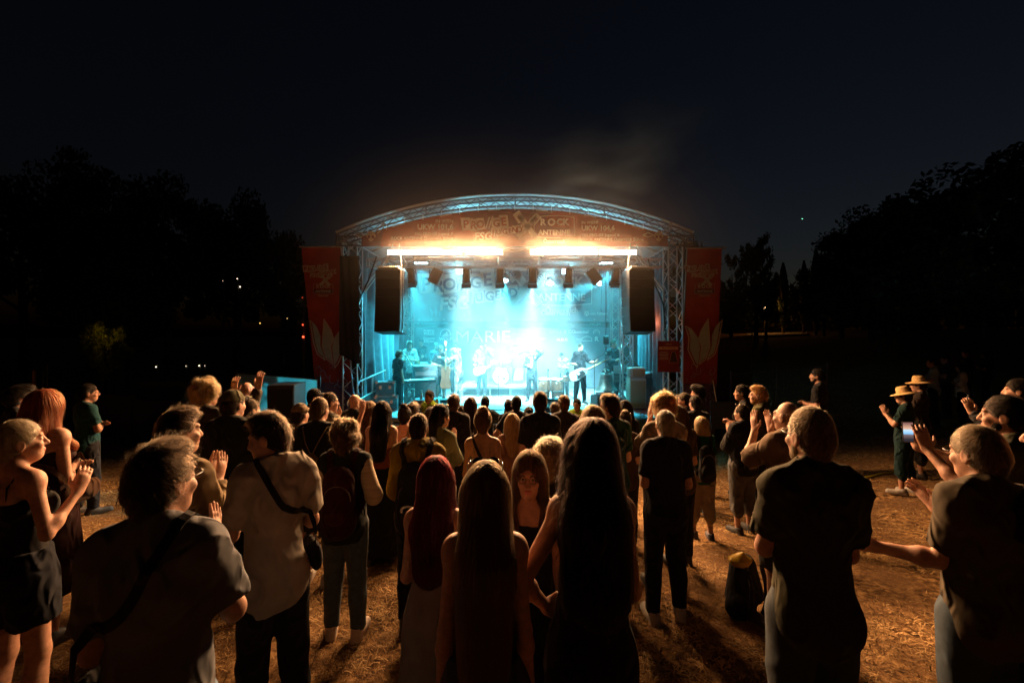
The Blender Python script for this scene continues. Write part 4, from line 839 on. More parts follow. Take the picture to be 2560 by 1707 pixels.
# --- arch
AY = 10.45; HWID, RISE, ZTOP = 4.52, .96, 5.40; ARAD = (HWID**2+RISE**2)/(2*RISE)
def arcz(x, drop=0): return ZTOP-drop-ARAD+math.sqrt(ARAD*ARAD-min(abs(x), HWID+.05)**2)
def stage():
    # deck
    o = thing('stage_deck', 'pale stage deck on steel legs beneath the band', 'stage', (XS, 13.35, FZ)); fl = mat('deck_floor', (.32, .33, .34), .35, .2, 3, .15, spec=.5, bscale=60)
    for i in range(8):
        for j in range(6): MB().box((0, 0, -.05), (1.042, .962, .1), b=.004).build('deck_board', fl, o, ((i-3.5)*1.046, (j-2.5)*.966, 0))
    for i in range(9):
        for j in (-2.95, 0, 2.9): rod('leg', ((i-4)*1.03, j, -1.5), ((i-4)*1.03, j, -.1), .03, ALU, o)
    for z in (-.16, -.62): rod('rail', (-4.15, -2.97, z), (4.15, -2.97, z), .025, ALU, o)
    for i in range(9): MB().sheet(lambda u, v: ((i-4.5)*.94+.94*u, -2.91+.015*math.sin(u*25+i), -1.32+1.18*v), 12, 4).build('skirt', mat('skirt_cloth', (.05, .055, .06), .9), o)
    # towers and arch truss
    dpy = 10.68
    for nm, x, lb in ((1, -4.13, 'corner tower of truss by the waving crowd, upper half wrapped in black cloth'), (2, 4.17, 'bare corner tower of truss carrying the bell poster')):
        t = thing('truss_tower', lb, 'truss tower', (x, dpy, -1.5), 0, 'truss towers of the stage'); truss_box(t, (0, 0, 0), (0, 0, 5.75), .36, 17)
        MB().box((0, 0, .02), (.6, .6, .04), b=.008).build('base_plate', ALU, t)
        if nm == 1: MB().sheet(lambda u, v: (-.25+.5*u, -.225-.02*math.sin(u*17+v*5), 2.80-.28*(1-v)*(.5-abs(u-.9))+2.6*v), 14, 12).build('black_cover', mat('black_cloth', (.02, .02, .022), .8, .2, 8, .3), t)
        for k in (0, 1): rod('guy_brace', (-(x/abs(x))*.2, .1+k*.2, 4.55), (-(x/abs(x))*.95, .1+k*.2, 5.55), .028, ALU, t)
    for x, lb in ((-3.95, 'rear corner tower of truss behind the saxophone player'), (3.95, 'rear corner tower of truss behind the man at the microphone')):
        t = thing('truss_tower', lb, 'truss tower', (x, 15.75, FZ), 0, 'truss towers of the stage'); truss_box(t, (0, 0, 0), (0, 0, 4.7), .30, 15); MB().box((0, 0, .015), (.5, .5, .03), b=.006).build('base_plate', ALU, t)
    t = thing('truss_tower', 'inner truss tower behind the amplifier stack', 'truss tower', (3.42, 12.3, FZ), 0, 'truss towers of the stage'); truss_box(t, (0, 0, 0), (0, 0, 3.2), .30, 10); MB().box((0, 0, .015), (.5, .5, .03), b=.006).build('base_plate', ALU, t)
    ARCH = mat('arch_metal', (.16, .16, .17), .5, .15, 30, .15, metal=.6)
    o = thing('roof_arch', 'curved aluminium arch truss framing the front of the stage roof', 'truss arch', (XS, AY, 0)); n = 28
    for y in (0, .3):
        for dr in (0, .235): MB().tube([(x, y, arcz(x, dr)) for x in np.linspace(-HWID+.06*(dr > 0), HWID-.06*(dr > 0), 41)], .025, 8).build('chord', ARCH, o)
    for i in range(n):
        x0, x1 = -HWID+2*HWID*i/n, -HWID+2*HWID*(i+1)/n; a, b, c, d = arcz(x0), arcz(x1), arcz(x0, .235), arcz(x1, .235)
        rod('brace', (x0, 0, a), (x1, 0, d), .011, ARCH, o); rod('brace', (x0, 0, c), (x1, 0, b), .011, ARCH, o)
        if i % 2: rod('brace', (x0, .3, a), (x1, .3, d), .011, ARCH, o); rod('brace', (x0, 0, c), (x0, .3, c), .011, ARCH, o)
        if i in (0, 7, 14, 21): rod('splice_bar', (x0+.01, 0, c), (x0+.01, 0, a), .018, ARCH, o)
    for s in (-1, 1):
        for z in (4.40, 4.16): rod('end_chord', (s*4.52, 0, z), (s*3.7, 0, z), .024, ARCH, o)
        rod('end_chord', (s*4.52, 0, 4.42), (s*4.52, 0, 4.14), .024, ARCH, o); rod('end_chord', (s*4.52, .3, 4.42), (s*4.52, .3, 4.14), .024, ARCH, o)
        for k in range(5): rod('brace', (s*(4.5-.16*k), 0, 4.40 if k % 2 else 4.16), (s*(4.5-.16*(k+1)), 0, 4.16 if k % 2 else 4.40), .011, ARCH, o)
    # roof canopy
    o = thing('roof_canopy', 'pale curved fabric roof stretched over the stage', 'stage roof', (XS, 0, 0)); m = mat('canopy_cloth', (.42, .46, .48), .7, .12, 2, .2, bscale=15); b = MB()
    for k in (0, .02): b.sheet(lambda u, v, k=k: ((u*2-1)*HWID, 10.37+5.9*v, arcz((u*2-1)*HWID)+.045+k-.16*v-.05*math.sin(v*math.pi*5)**2), 40, 24)
    b.build('canopy_cloth', m, o)
    for i in range(1, 6): MB().tube([(x, 10.4+i*1.1, arcz(x)-.02-.03*i) for x in np.linspace(-HWID, HWID, 31)], .03, 6).build('roof_bow', ALU, o)
    # header banner
    o = thing('header_banner', 'arched red banner with radio lettering above the stage front', 'banner', (XS, 0, 0)); yb = AY-.06; zb = 4.13
    b = MB(); b.sheet(lambda u, v: ((u*2-1)*3.86, yb-.012*math.sin(u*40)*v, zb+(arcz((u*2-1)*3.86, .33)-zb)*v), 60, 8); b.build('banner_cloth', RED, o)
    b = MB(); b.sheet(lambda u, v: ((u*2-1)*3.9, yb+.008, arcz((u*2-1)*3.9, .33+.035*(1-v))+.01), 60, 1); b.build('white_hem', PRINT, o)
    for i in range(17): x = -3.7+i*7.4/16; rod('cable_tie', (x, yb-.01, arcz(x, .37)), (x, yb-.01, arcz(x, .23)), .008, PRINT, o)
    vio = [(-1.35+.1*math.sin(i), arcz(-1.35, .36)) for i in (0,)]; P = [(-1.3, arcz(-1.3, .36)), (-.9, arcz(-.9, .36)), (.1, arcz(.1, .36)), (.95, arcz(.95, .36)), (.75, 4.85), (.95, 4.6), (.7, 4.4), (.2, 4.2), (-.15, 4.5), (-.5, 4.3), (-.75, 4.6), (-1.2, 4.75)]
    flat('violet_patch', [P[::-1]], yb-.016, DARKP, o)
    u = 1/99.0*1.0; ransom(.0, 4.62, u, yb-.02, o, RED, PRINT); rockbox(.98, 4.62, u, yb-.02, o, PRINT, DARKP)
    yt = yb-.018; hx = lambda px: (px-1287)/99; hz = lambda py: ZC+(CY-py)/99
    text('IN WIEN', hx(1134), yt, hz(558), .085, PRINT, o, 'RIGHT', .02); text('UKW 101,6', hx(1134), yt, hz(574.5), .135, PRINT, o, 'RIGHT', .05)
    text('FSG PRO-GE Jugend X', hx(1134), yt, hz(588.5), .075, PRINT, o, 'RIGHT', .0); text('ROCK ANTENNE Österreich Bühne', hx(1134), yt, hz(600), .075, PRINT, o, 'RIGHT', .0)
    text('IN WIEN', hx(1453), yt, hz(561), .075, PRINT, o, 'LEFT', .02); text('UKW 104,6', hx(1453), yt, hz(577), .125, PRINT, o, 'LEFT', .05)
    text('FSG PRO-GE Jugend X', hx(1453), yt, hz(592), .075, PRINT, o, 'LEFT'); text('ROCK ANTENNE Österreich Bühne', hx(1453), yt, hz(603), .075, PRINT, o, 'LEFT')
    for s in (-1, 1): flat('dark_corner', [[(s*3.85, zb+.01), (s*3.85, arcz(3.85, .36)), (s*3.3, arcz(3.3, .36)), (s*3.38, zb+.01)][::s]], yb-.014, DARKP, o); skull(s*3.62, 4.34, .011, yb-.018, o, mat('print_cream', (.45, .36, .28), .6), DARKP)
    # backdrop with two printed cloths
    yk = 16.15; o = thing('stage_backdrop', 'large printed backdrop of two banners hanging behind the band', 'backdrop', (XS, 0, 0)); BD = mat('backdrop_print', (.30, .37, .45), .65, .25, 1.4, c2=(.32, .25, .30), ramp=(.4, .62)); LW = mat('backdrop_low', (.17, .22, .27), .65, .3, 1.2)
    b = MB(); b.sheet(lambda u, v: (-4.35+8.6*u, yk-.03*math.sin(u*21)*v, 2.42+2.75*v), 50, 10); b.build('upper_banner', BD, o)
    b = MB(); b.sheet(lambda u, v: (-4.25+8.4*u, yk+.03-.02*math.sin(u*17+1), FZ+.02+2.36*v), 50, 8); b.build('lower_banner', LW, o)
    for i in range(18): MB().lathe([(.0, 0), (.03, 0), (.03, .006), (.012, .008)], (-4.2+i*.49, yk-.03, 2.5), 8, Matrix.Rotation(R(90), 3, 'X')).build('eyelet', ALU, o)
    k = FPX/yk; u = 1.63/k; bx = lambda px: (px-CX)/k-XS; bz = lambda py: ZC-(py-CY)/k
    ransom(bx(1264), bz(720), u, yk-.05, o, mat('print_slate2', (.15, .17, .24), .6), PRINT); rockbox(bx(1402), bz(722), u*.92, yk-.05, o, PRINT, mat('print_slate', (.12, .17, .24), .6))
    text('Österreich', bx(1388), yk-.04, bz(788), 12/k, PRINT, o, bold=.05); rs = random.Random(8)
    text('MARIE', bx(1207), yk-.03, bz(855), 30/k, PRINT, o, bold=.0, sx=1.22); text('ALLEGRIA', bx(1328), yk-.03, bz(838), 15/k, mat('print_mist', (.34, .42, .48), .6), o, bold=-.03, shear=.1, rot=2, sx=1.1)
    text('RESORT STEGERSBACH', bx(1328), yk-.03, bz(849), 5/k, PRINT, o)
    text('WOLF', bx(1114), yk-.03, bz(851), 8/k, PRINT, o, bold=.05); text('Gramm', bx(1073), yk-.03, bz(849), 7/k, PRINT, o); text('&Bytes', bx(1073), yk-.03, bz(856), 7/k, PRINT, o)
    text('PORTO', bx(1073), yk-.03, bz(830), 6/k, PRINT, o, bold=.03); text('POLLO', bx(1073), yk-.03, bz(837), 6/k, PRINT, o, bold=.03); text('GRILL & CO', bx(1406), yk-.03, bz(833), 9/k, PRINT, o, bold=-.01); text('oeticket', bx(1453), yk-.03, bz(833), 8/k, PRINT, o, bold=.02); text('+', bx(1471), yk-.03, bz(829), 5/k, PRINT, o)
    text('ALBUS', bx(1405), yk-.03, bz(852), 7/k, PRINT, o, bold=.06); text('R', bx(1491), yk-.03, bz(852), 11/k, PRINT, o, bold=.07); text('Adels Fahnen', bx(1493), yk-.04, bz(787), 7/k, PRINT, o, bold=.01); text('PRINTED BY', bx(1470), yk-.04, bz(779), 3/k, PRINT, o)
    A = np.linspace(0, 6.3, 25); C = lambda x, z, r, a=A: [(x+r*math.cos(t), z+r*math.sin(t)) for t in a]
    flat('ring_print', poly_line(C(bx(1114), bz(836), 13/k, np.linspace(-.2, 3.34, 16)), 1.5/k)+poly_line(C(bx(1491), bz(832), 8/k, np.linspace(-.3, 3.44, 14)), 1.4/k)+poly_line(C(bx(1491), bz(832), 4/k, np.linspace(-.3, 3.44, 12)), 1/k)+poly_line([(bx(1463+x), bz(y)) for x, y in ((-22, 848), (-8, 848), (-8, 845), (4, 840), (16, 845), (16, 852), (-16, 852))], 1.2/k), yk-.032, PRINT, o)
    flat('animal_print', [[(bx(1105), bz(842)), (bx(1122), bz(842)), (bx(1120), bz(834)), (bx(1118), bz(828)), (bx(1114), bz(832)), (bx(1107), bz(838))][::-1]], yk-.034, PRINT, o)
    flat('roundel_print', [C(bx(1466), bz(784), 6/k)[:-1]], yk-.045, PRINT, o); flat('roundel_ink', poly_line([(bx(1462), bz(787)), (bx(1466), bz(780)), (bx(1470), bz(787))], 1.2/k), yk-.05, LW, o)
    flat('flower_print', [[(bx(1090+9*math.cos(a)*0+x0), bz(792)), (bx(1090+x0-4), bz(780)), (bx(1090+x0+dx), bz(768)), (bx(1090+x0+5), bz(780))] for x0, dx, a in ((-10, -6, 0), (0, 0, 0), (10, 6, 0))], yk-.045, mat('print_mist', (.34, .42, .48), .6), o)
    flat('squiggle_print', [q for c in range(26) for q in poly_line([(bx(1015+c%13*9+rs.uniform(-4, 4)+(390 if c > 12 else 0)), bz(803+(c % 3)*4+rs.uniform(-2, 2)+4*math.sin(j))) if 0 else (bx(1020+(c % 13)*8+j*2+(380 if c > 12 else 0)), bz((808 if c < 13 else 812)+rs.uniform(-2.5, 2.5))) for j in range(4)], .9/k)], yk-.03, mat('print_mist', (.34, .42, .48), .6), o)
    # side curtains
    for s, lb in ((-1, 'tall dark drape closing the stage side by the railing'), (1, 'tall dark drape closing the stage side behind the bell poster')):
        o = thing('side_curtain', lb, 'curtain', (XS+s*4.05, 10.95, FZ), 0, 'side curtains'); b = MB(); gap = 0 if s < 0 else .55
        b.sheet(lambda u, v: (s*.02+.09*math.sin(u*46+1.5*math.sin(v*4))+s*-.25*max(0, .5-v)*math.sin(u*6)*(s < 0), 4.9*u*(1 if s < 0 else .5)+(0 if s < 0 else .1), 4.35*v+.02), 150, 14); b.build('curtain_cloth', mat('drape', (.075, .13, .16), .8, .2, 6, .25, sheen=.2), o)
        rod('curtain_rail', (0, -.1, 4.42), (0, 5.1, 4.42), .025, ALU, o)
    # side banners
    for s, lb, T, B in ((-1, 'red flower banner hanging outside the black wrapped tower', (-5.42, -4.42, pz(617, 10.6)), (-4.86, -3.96, -1.3)), (1, 'red flower banner hanging outside the tower with the bell poster', (4.52, 5.40, pz(620, 10.6)), (4.28, 5.18, -1.3))):
        o = thing('side_banner', lb, 'banner', (0, 10.6, 0), 0, 'side banners'); z0, z1 = B[2], T[2]
        def bp(u, v, dy=0): t = v; return (B[0]+(T[0]-B[0])*t+u*((B[1]-B[0])*(1-t)+(T[1]-T[0])*t), -.03*math.sin(u*7+v*3)*(1-v)-dy, z0+(z1-z0)*v)
        b = MB(); b.sheet(lambda u, v: bp(u, .36+.64*v), 10, 30); b.build('banner_cloth', RED, o)
        b = MB(); b.sheet(lambda u, v: bp(u, .36*v), 10, 14); b.build('lower_print', mat('print_night', (.03, .035, .10), .6, .3, 5, c2=(.11, .05, .10), ramp=(.5, .7)), o)
        rod('top_pole', (T[0]-.05, 0, z1), (T[1]+.1, 0, z1), .022, ALU, o); rod('side_pole', (T[1] if s < 0 else T[0], .05, z1), (B[1] if s < 0 else B[0], .05, z0), .018, ALU, o)
        gp = mat('print_grey', (.30, .36, .36), .6, .1, 9); wm = mat('print_dim', (.38, .34, .32), .6)
        f = lambda px, py: ((px-(800 if s < 0 else 1755))*s*-1*.0103*.95, (960-py)*.0103)   # petals traced for the inner side
        cxm = (T[0]+T[1])/2+(.22 if s < 0 else -.05); c_ = lambda x, z: (cxm+x, pz(845, 10.6)+z)
        for P in ([(-.42, .42), (-.30, .30), (-.20, .05), (-.20, -.2), (-.08, -.52), (-.25, -.38), (-.34, -.1)], [(-.1, .45), (.06, .18), (.12, -.02), (.05, -.2), (.10, -.62), (-.04, -.5), (-.14, -.2), (-.12, .12)], [(.42, .28), (.30, .22), (.16, .02), (.10, -.22), (.15, -.7), (.22, -.6), (.36, -.28), (.34, 0)]):
            Q = [c_(x*(-s), z) for x, z in P]; Q = Q if s > 0 else Q[::-1]; flat('petal', [Q], -.06, gp, o); flat('petal_outline', poly_line([c_(x*(-s)*1.12, z*1.08) for x, z in P]+[c_(P[0][0]*(-s)*1.12, P[0][1]*1.08)], .03), -.055, wm, o)
        cx = (T[0]+T[1])/2+(.08 if s < 0 else -.03)
        ransom(cx+.23, pz(676, 10.6), .0056, -.05, o, RED, wm, (-62, -46)); rockbox(cx+.0, pz(722, 10.6), .0050, -.05, o, wm, mat('print_maroon', (.09, .02, .04), .6))
        rr = random.Random(3+s); flat('doodle_print', [q for i in range(46) for q in poly_line([(lambda x, z, a, r: (x+r*math.cos(a+j*.8), z+r*1.3*math.sin(a+j*.8)))(x0, zz, a0, r0) for j in range(5)], .014)] if 0 else [q for i in range(52) for (x0, y0, zz) in [bp(rr.uniform(.08, .92), rr.uniform(.06, .44))] for a0 in [rr.uniform(0, 6)] for r0 in [rr.uniform(.03, .08)] for q in poly_line([(x0+r0*math.cos(a0+j*.8), zz+r0*1.3*math.sin(a0+j*.8)) for j in range(5)], .013)], -.06, mat('doodle_ink', (.22, .26, .36), .6), o)['kind'] = 'stuff'
# ------------------------------------------------------------------ rigging and lights
def rigging():
    o = thing('lighting_truss', 'horizontal front truss carrying the lamps under the arched banner', 'truss', (XS, 11.1, 3.82)); truss_box(o, (-3.95, 0, 0), (3.95, 0, 0), .22, 26, side=(0, 1, 0), r=.02)
    o = thing('lighting_truss', 'rear truss across the back of the stage holding four glowing lamps', 'truss', (XS, 15.45, 4.45)); truss_box(o, (-3.95, 0, 0), (3.95, 0, 0), .22, 16, side=(0, 1, 0), r=.02)
    G = 'blinding light bars'; ys = 10.27
    for px0, px1, lb in ((968, 1156, 'long blinding white light bar over the hanging loudspeaker by the railing'), (1165, 1257, 'short blinding light bar above two lamps next to the dark gap'), (1325, 1494, 'blinding light bar just past the dark gap in the row'), (1497, 1592, 'blinding light bar ending by the loudspeaker over the amplifiers')):
        k = FPX/ys; x0, x1 = pxx(px0, ys), pxx(px1, ys); L = x1-x0; o = thing('light_bar', lb, 'light bar', ((x0+x1)/2, ys, pz(631, ys)), 0, G)
        MB().box((0, .06, 0), (L, .10, .16), b=.01).build('housing', BLK, o); n = max(3, int(L/.24))
        em = mat('blinder_glow', (.8, .8, .8), .3, emit=(1, .82, .62), es=P_BAR)
        for i in range(n): MB().lathe([(0, -.012), (.07, -.008), (.078, .02), (.07, .04)], (-L/2+(i+.5)*L/n, 0, 0), 14, Matrix.Rotation(R(90), 3, 'X') @ Matrix.Scale(-1, 3, (0, 0, 1))).build('lens', mat('lens_off', (.3, .35, .4), .2, emit=ICE, es=.3), o)
        MB().box((0, -.0, 0), (L*.985, .02, .125), b=.005).build('light_strip', em, o)
        l = bpy.data.lights.new('bulb', 'AREA'); l.shape = 'RECTANGLE'; l.size = L*.95; l.size_y = .12; l.energy = P_AREA*L; l.color = BLINDER; l.spread = R(150); a = bpy.data.objects.new('bulb', l); COL.objects.link(a); a.parent = o; a.location = (0, -.03, 0); a.rotation_euler = (R(-84), 0, 0)
        for x in (-L*.35, L*.35): MB().tube([(x, .10, .0), (x, .3, .0), (x, .6, -.1), (x, .82, -.15)], .014, 6).build('clamp', ALU, o)
    # theatre spotlights with barn doors
    F_ = 'spotlights with barn doors on the front truss'
    for i, (px, lb, el, on) in enumerate(((1026, 'spotlight with barn doors half hidden by the hanging loudspeaker', 28, 0), (1165, 'spotlight with barn doors shining a broad white beam', 14, 1), (1250, 'spotlight with barn doors above the drum kit', 14, 1), (1331, 'spotlight with barn doors past the dark gap, over the singer', 14, 1), (1422, 'spotlight with barn doors over the guitarist in black', 14, 1), (1540, 'spotlight with barn doors touching the loudspeaker over the amplifiers', 26, 0))):
        d = 11.12; o = thing('spotlight', lb, 'spotlight', (pxx(px, d), d, 3.66), 0, F_); M = Matrix.Rotation(R(el), 3, 'X'); Q = lambda p: M @ Vector(p)
        MB().tube([(-.14, 0, -.12), (-.14, 0, .0), (-.08, 0, .06), (.08, 0, .06), (.14, 0, 0), (.14, 0, -.12)], .010, 6).build('yoke', BLK, o); rod('hook_clamp', (0, 0, .06), (0, 0, .16), .02, ALU, o)
        MB().lathe([(0, .02), (.085, .02), (.10, -.0), (.10, -.30), (.115, -.31), (.115, -.36), (.10, -.365)], (0, 0, 0), 18, M).build('lamp_body', BLK, o); rr = MB()
        for kx in range(4):
            a = R(90*kx); D = M @ Matrix.Rotation(a, 3, 'Z') @ Matrix.Rotation(R(38 if kx % 2 == 0 else 20), 3, 'Y'); c = M @ (Matrix.Rotation(a, 3, 'Z') @ Vector((.115, 0, -.37))); MB().prism([(-.004, 0), (.004, 0), (.004, -.13), (-.004, -.13)], .24 if kx % 2 else .2, D, c).build('barn_door', BLK, o)
        MB().lathe([(0, -.345), (.095, -.35)], (0, 0, 0), 18, M).build('lens', mat('lens_ice' if on else 'lens_off', (.3, .35, .4), .2, emit=ICE, es=25 if on else .3), o)
        if on: lamp('SPOT', 'bulb', Q((0, 0, -.40)), P_FRONT*(2.2 if px == 1331 else 1), ICE, o, .06, 32 if px == 1331 else 40, {1165: (-1.8, 13.2, .7), 1250: (-.7, 13.9, .5), 1331: (.62, 13.2, .9), 1422: (1.9, 12.9, .6)}[px], .5)
    for px, lb, rz in ((1090, 'flat wash lamp turned sideways under the long light bar', 25), (1484, 'flat wash lamp tilted over the guitarist, pale and hazy', -38)):
        d = 11.3; o = thing('wash_light', lb, 'wash light', (pxx(px, d), d, 3.50), 0, 'wash lamps on the front truss'); Mr = Matrix.Rotation(R(rz), 3, 'Y')
        MB().box((0, 0, 0), (.30, .22, .42), Mr, .02).build('lamp_body', BLK, o); MB().tube([(-.17, 0, .0), (-.17, 0, .22), (.17, 0, .22), (.17, 0, 0)], .012, 6).build('yoke', BLK, o); rod('hook_clamp', (0, 0, .22), (0, 0, .34), .02, ALU, o)
    for px, py, lb, tgt, e in ((1030, 704, 'glowing rear lamp beside the hanging loudspeaker by the railing', (-2.2, 12.5, FZ), 1), (1262, 700, 'glowing rear lamp behind the drum kit haze', (-.2, 12.2, FZ), 1.2), (1375, 707, 'glowing rear lamp in front of the cropped rock lettering', (1.0, 12.0, FZ), 1), (1499, 706, 'glowing rear lamp near the hanging cable', (-5.2, 9.5, .2), 1.2)):
        d = 15.2; p = Vector((pxx(px, d), d, pz(py, d))); o = thing('par_lamp', lb, 'par lamp', p, 0, 'glowing rear lamps'); t = Vector(tgt)-p; M = rotz_to(-t)
        MB().lathe([(.10, .26), (.14, .2), (.15, .0), (.15, -.06), (.14, -.06), (.13, 0), (0, .01)], n=18, rot=M).build('lamp_can', BLK, o); MB().lathe([(0, -.035), (.12, -.03), (.135, -.01)], n=18, rot=M).build('lens', mat('lens_cyan', (.3, .4, .4), .2, emit=(.55, .95, 1), es=14), o)
        rod('yoke', (-.16, 0, 0), (-.16, 0, .35), .012, BLK, o); rod('yoke', (.16, 0, 0), (.16, 0, .35), .012, BLK, o); rod('hook_clamp', (-.16, 0, .35), (.16, 0, .35), .012, BLK, o)
        lamp('SPOT', 'bulb', (M @ Vector((0, 0, -.08))), P_REAR*e, CYAN, o, .06, 30, tgt, .25)
    d = 13.2; p = Vector((pxx(1125, d), d, pz(628, d))); o = thing('flood_lamp', 'bright flood lamp throwing the broad beam under the long light bar', 'flood lamp', p); MB().box((0, 0, 0), (.5, .3, .2), b=.03).build('lamp_body', BLK, o); MB().box((0, -.02, -.11), (.4, .2, .02), b=.004).build('lens', mat('lens_ice', (.3, .35, .4), .2, emit=ICE, es=25), o)
    lamp('SPOT', 'bulb', (0, 0, -.16), P_WASH, ICE, o, .15, 66, (.1, 14.6, .2), .6); rod('hanger', (0, 0, .1), (0, 0, .9), .015, BLK, o)
    p = Vector((1.2, 13.0, 4.4)); o = thing('flood_lamp', 'added bright flood lamp, unseen above the row past the dark gap', 'flood lamp', p); MB().box((0, 0, 0), (.5, .3, .2), b=.03).build('lamp_body', BLK, o); MB().box((0, -.02, -.11), (.4, .2, .02), b=.004).build('lens', mat('lens_ice', (.3, .35, .4), .2), o)
    lamp('SPOT', 'bulb', (0, 0, -.16), P_WASH*.8, ICE, o, .15, 75, (.8, 14.8, .2), .6)  # added unseen lamp, extra white wash for the rear of the stage
    p = Vector((-2.9, 13.2, 4.3)); o = thing('flood_lamp', 'added cyan flood lamp, unseen above the saxophone player', 'flood lamp', p); MB().box((0, 0, 0), (.5, .3, .2), b=.03).build('lamp_body', BLK, o); MB().box((0, -.02, -.11), (.4, .2, .02), b=.004).build('lens', mat('lens_cyan', (.3, .4, .4), .2), o)
    lamp('SPOT', 'bulb', (0, 0, -.16), P_WASH*.7, CYAN, o, .15, 80, (-2.6, 13.0, FZ), .6)  # added unseen lamp, extra cyan wash round the saxophone player
    p = Vector((3.0, 13.2, 4.3)); o = thing('flood_lamp', 'added cyan flood lamp, unseen above the bell', 'flood lamp', p); MB().box((0, 0, 0), (.5, .3, .2), b=.03).build('lamp_body', BLK, o); MB().box((0, -.02, -.11), (.4, .2, .02), b=.004).build('lens', mat('lens_cyan', (.3, .4, .4), .2), o)
    lamp('SPOT', 'bulb', (0, 0, -.16), P_WASH*.5, CYAN, o, .15, 85, (3.0, 12.9, FZ), .6)  # added unseen lamp, extra cyan wash round the bell
    for x in (-1.9, 1.9):  # pair of lamps added only to brighten the canopy underside
        p = Vector((x+XS, 14.9, 4.2)); o = thing('flood_lamp', 'added flood lamp brightening the roof cloth, ' + ('by the saxophone' if x < 0 else 'by the bell'), 'flood lamp', p); MB().box((0, 0, 0), (.4, .2, .3), b=.03).build('lamp_body', BLK, o); MB().box((0, -.105, 0), (.34, .012, .24), b=.004).build('lens', mat('lens_cyan', (.3, .4, .4), .2), o); rod('yoke', (0, .1, 0), (0, .5, .2), .015, BLK, o)
        lamp('SPOT', 'bulb', (0, -.14, .02), P_ROOF, (.2, .8, .95), o, .1, 70, (x*.9, 11.0, 5.6), .6)
    # hanging loudspeaker columns
    for s, px, lb, wpx in ((-1, 980, 'black line array loudspeaker column hanging by the drape over the railing', 64), (1, 1594, 'black line array loudspeaker column hanging over the amplifiers', 64)):
        d = 10.12; k = FPX/d; x = pxx(px, d); o = thing('line_array', lb, 'loudspeaker', (x, d, pz(676, d)), R(6*s), 'hanging loudspeaker columns'); w = wpx/k; ang, p = 0, Vector((0, 0, -.02))
        for i in range(7):
            a = R(ang); M = Matrix.Rotation(-a, 3, 'X'); h = .218; c = p+M @ Vector((0, 0, -h/2)); b = MB(); b.box(tuple(c), (w, .5, h-.004), M, .008); b.build('cabinet', BLK, o)
            MB().box(tuple(c+M @ Vector((0, -.257, 0))), (w*.97, .012, h-.008), M, .004).build('grille', mat('grille', (.03, .03, .032), .5, .4, 300, .6, metal=.4), o); rod('rigging_bar', c+M @ Vector((w/2+.012, -.1, h/2)), c+M @ Vector((w/2+.012, -.1, -h/2)), .012, ALU, o)
            p = p+M @ Vector((0, 0, -h)); ang += i*.6
        MB().box((0, 0, .03), (w*.8, .5, .06), b=.01).build('bumper', ALU, o)
        for x_ in (-.25, .25): rod('chain', (x_, 0, .06), (x_*.3, .28, .72), .010, ALU, o)
    for P, lb in (([(-3.55, 10.8, 3.95), (-3.75, 10.75, 3.3), (-4.0, 10.7, 2.75), (-4.02, 10.72, 1.2), (-3.9, 11.0, -.1)], 'thick black cable drooping from the long light bar to the wrapped tower'), ([(3.6, 10.9, 3.9), (3.75, 10.8, 3.2), (3.95, 10.75, 2.7), (3.98, 10.7, 2.0)], 'cable drooping from the last light bar to the bare tower')):
        tag(MB().tube(P, .022, 8).build('power_cable', mat('cable', (.02, .02, .02), .5)), lb, 'cable', 'cables on the rig')
    d = 14.6; p = Vector((pxx(1503, d), d, pz(700, d))); o = thing('hanging_cable', 'thin hanging cable with a plug beside the roundel print', 'cable', p); MB().tube([(0, 0, 1.0), (0, 0, 0), (.02, 0, -.6), (.0, 0, -1.0)], .008, 6).build('wire', BLK, o); MB().box((0, 0, -1.06), (.035, .035, .14), b=.008).build('plug', BLK, o)
    d = 11.6; o = street_lamp('small red warning lamp glowing behind the bare corner tower', 1628, 797, d, (1, .09, .03), 9, .05, None, False); lamp('POINT', 'bulb', (0, -.12, max(c.location.z for c in o.children)-.1), 14, (1, .15, .05), o, .05)
    o.name = 'warning_lamp'; o['category'] = 'warning lamp'; rod('stand', (0, .02, FZ+1.4), (0, .02, max(c.location.z for c in o.children)-.04), .015, BLK, o)
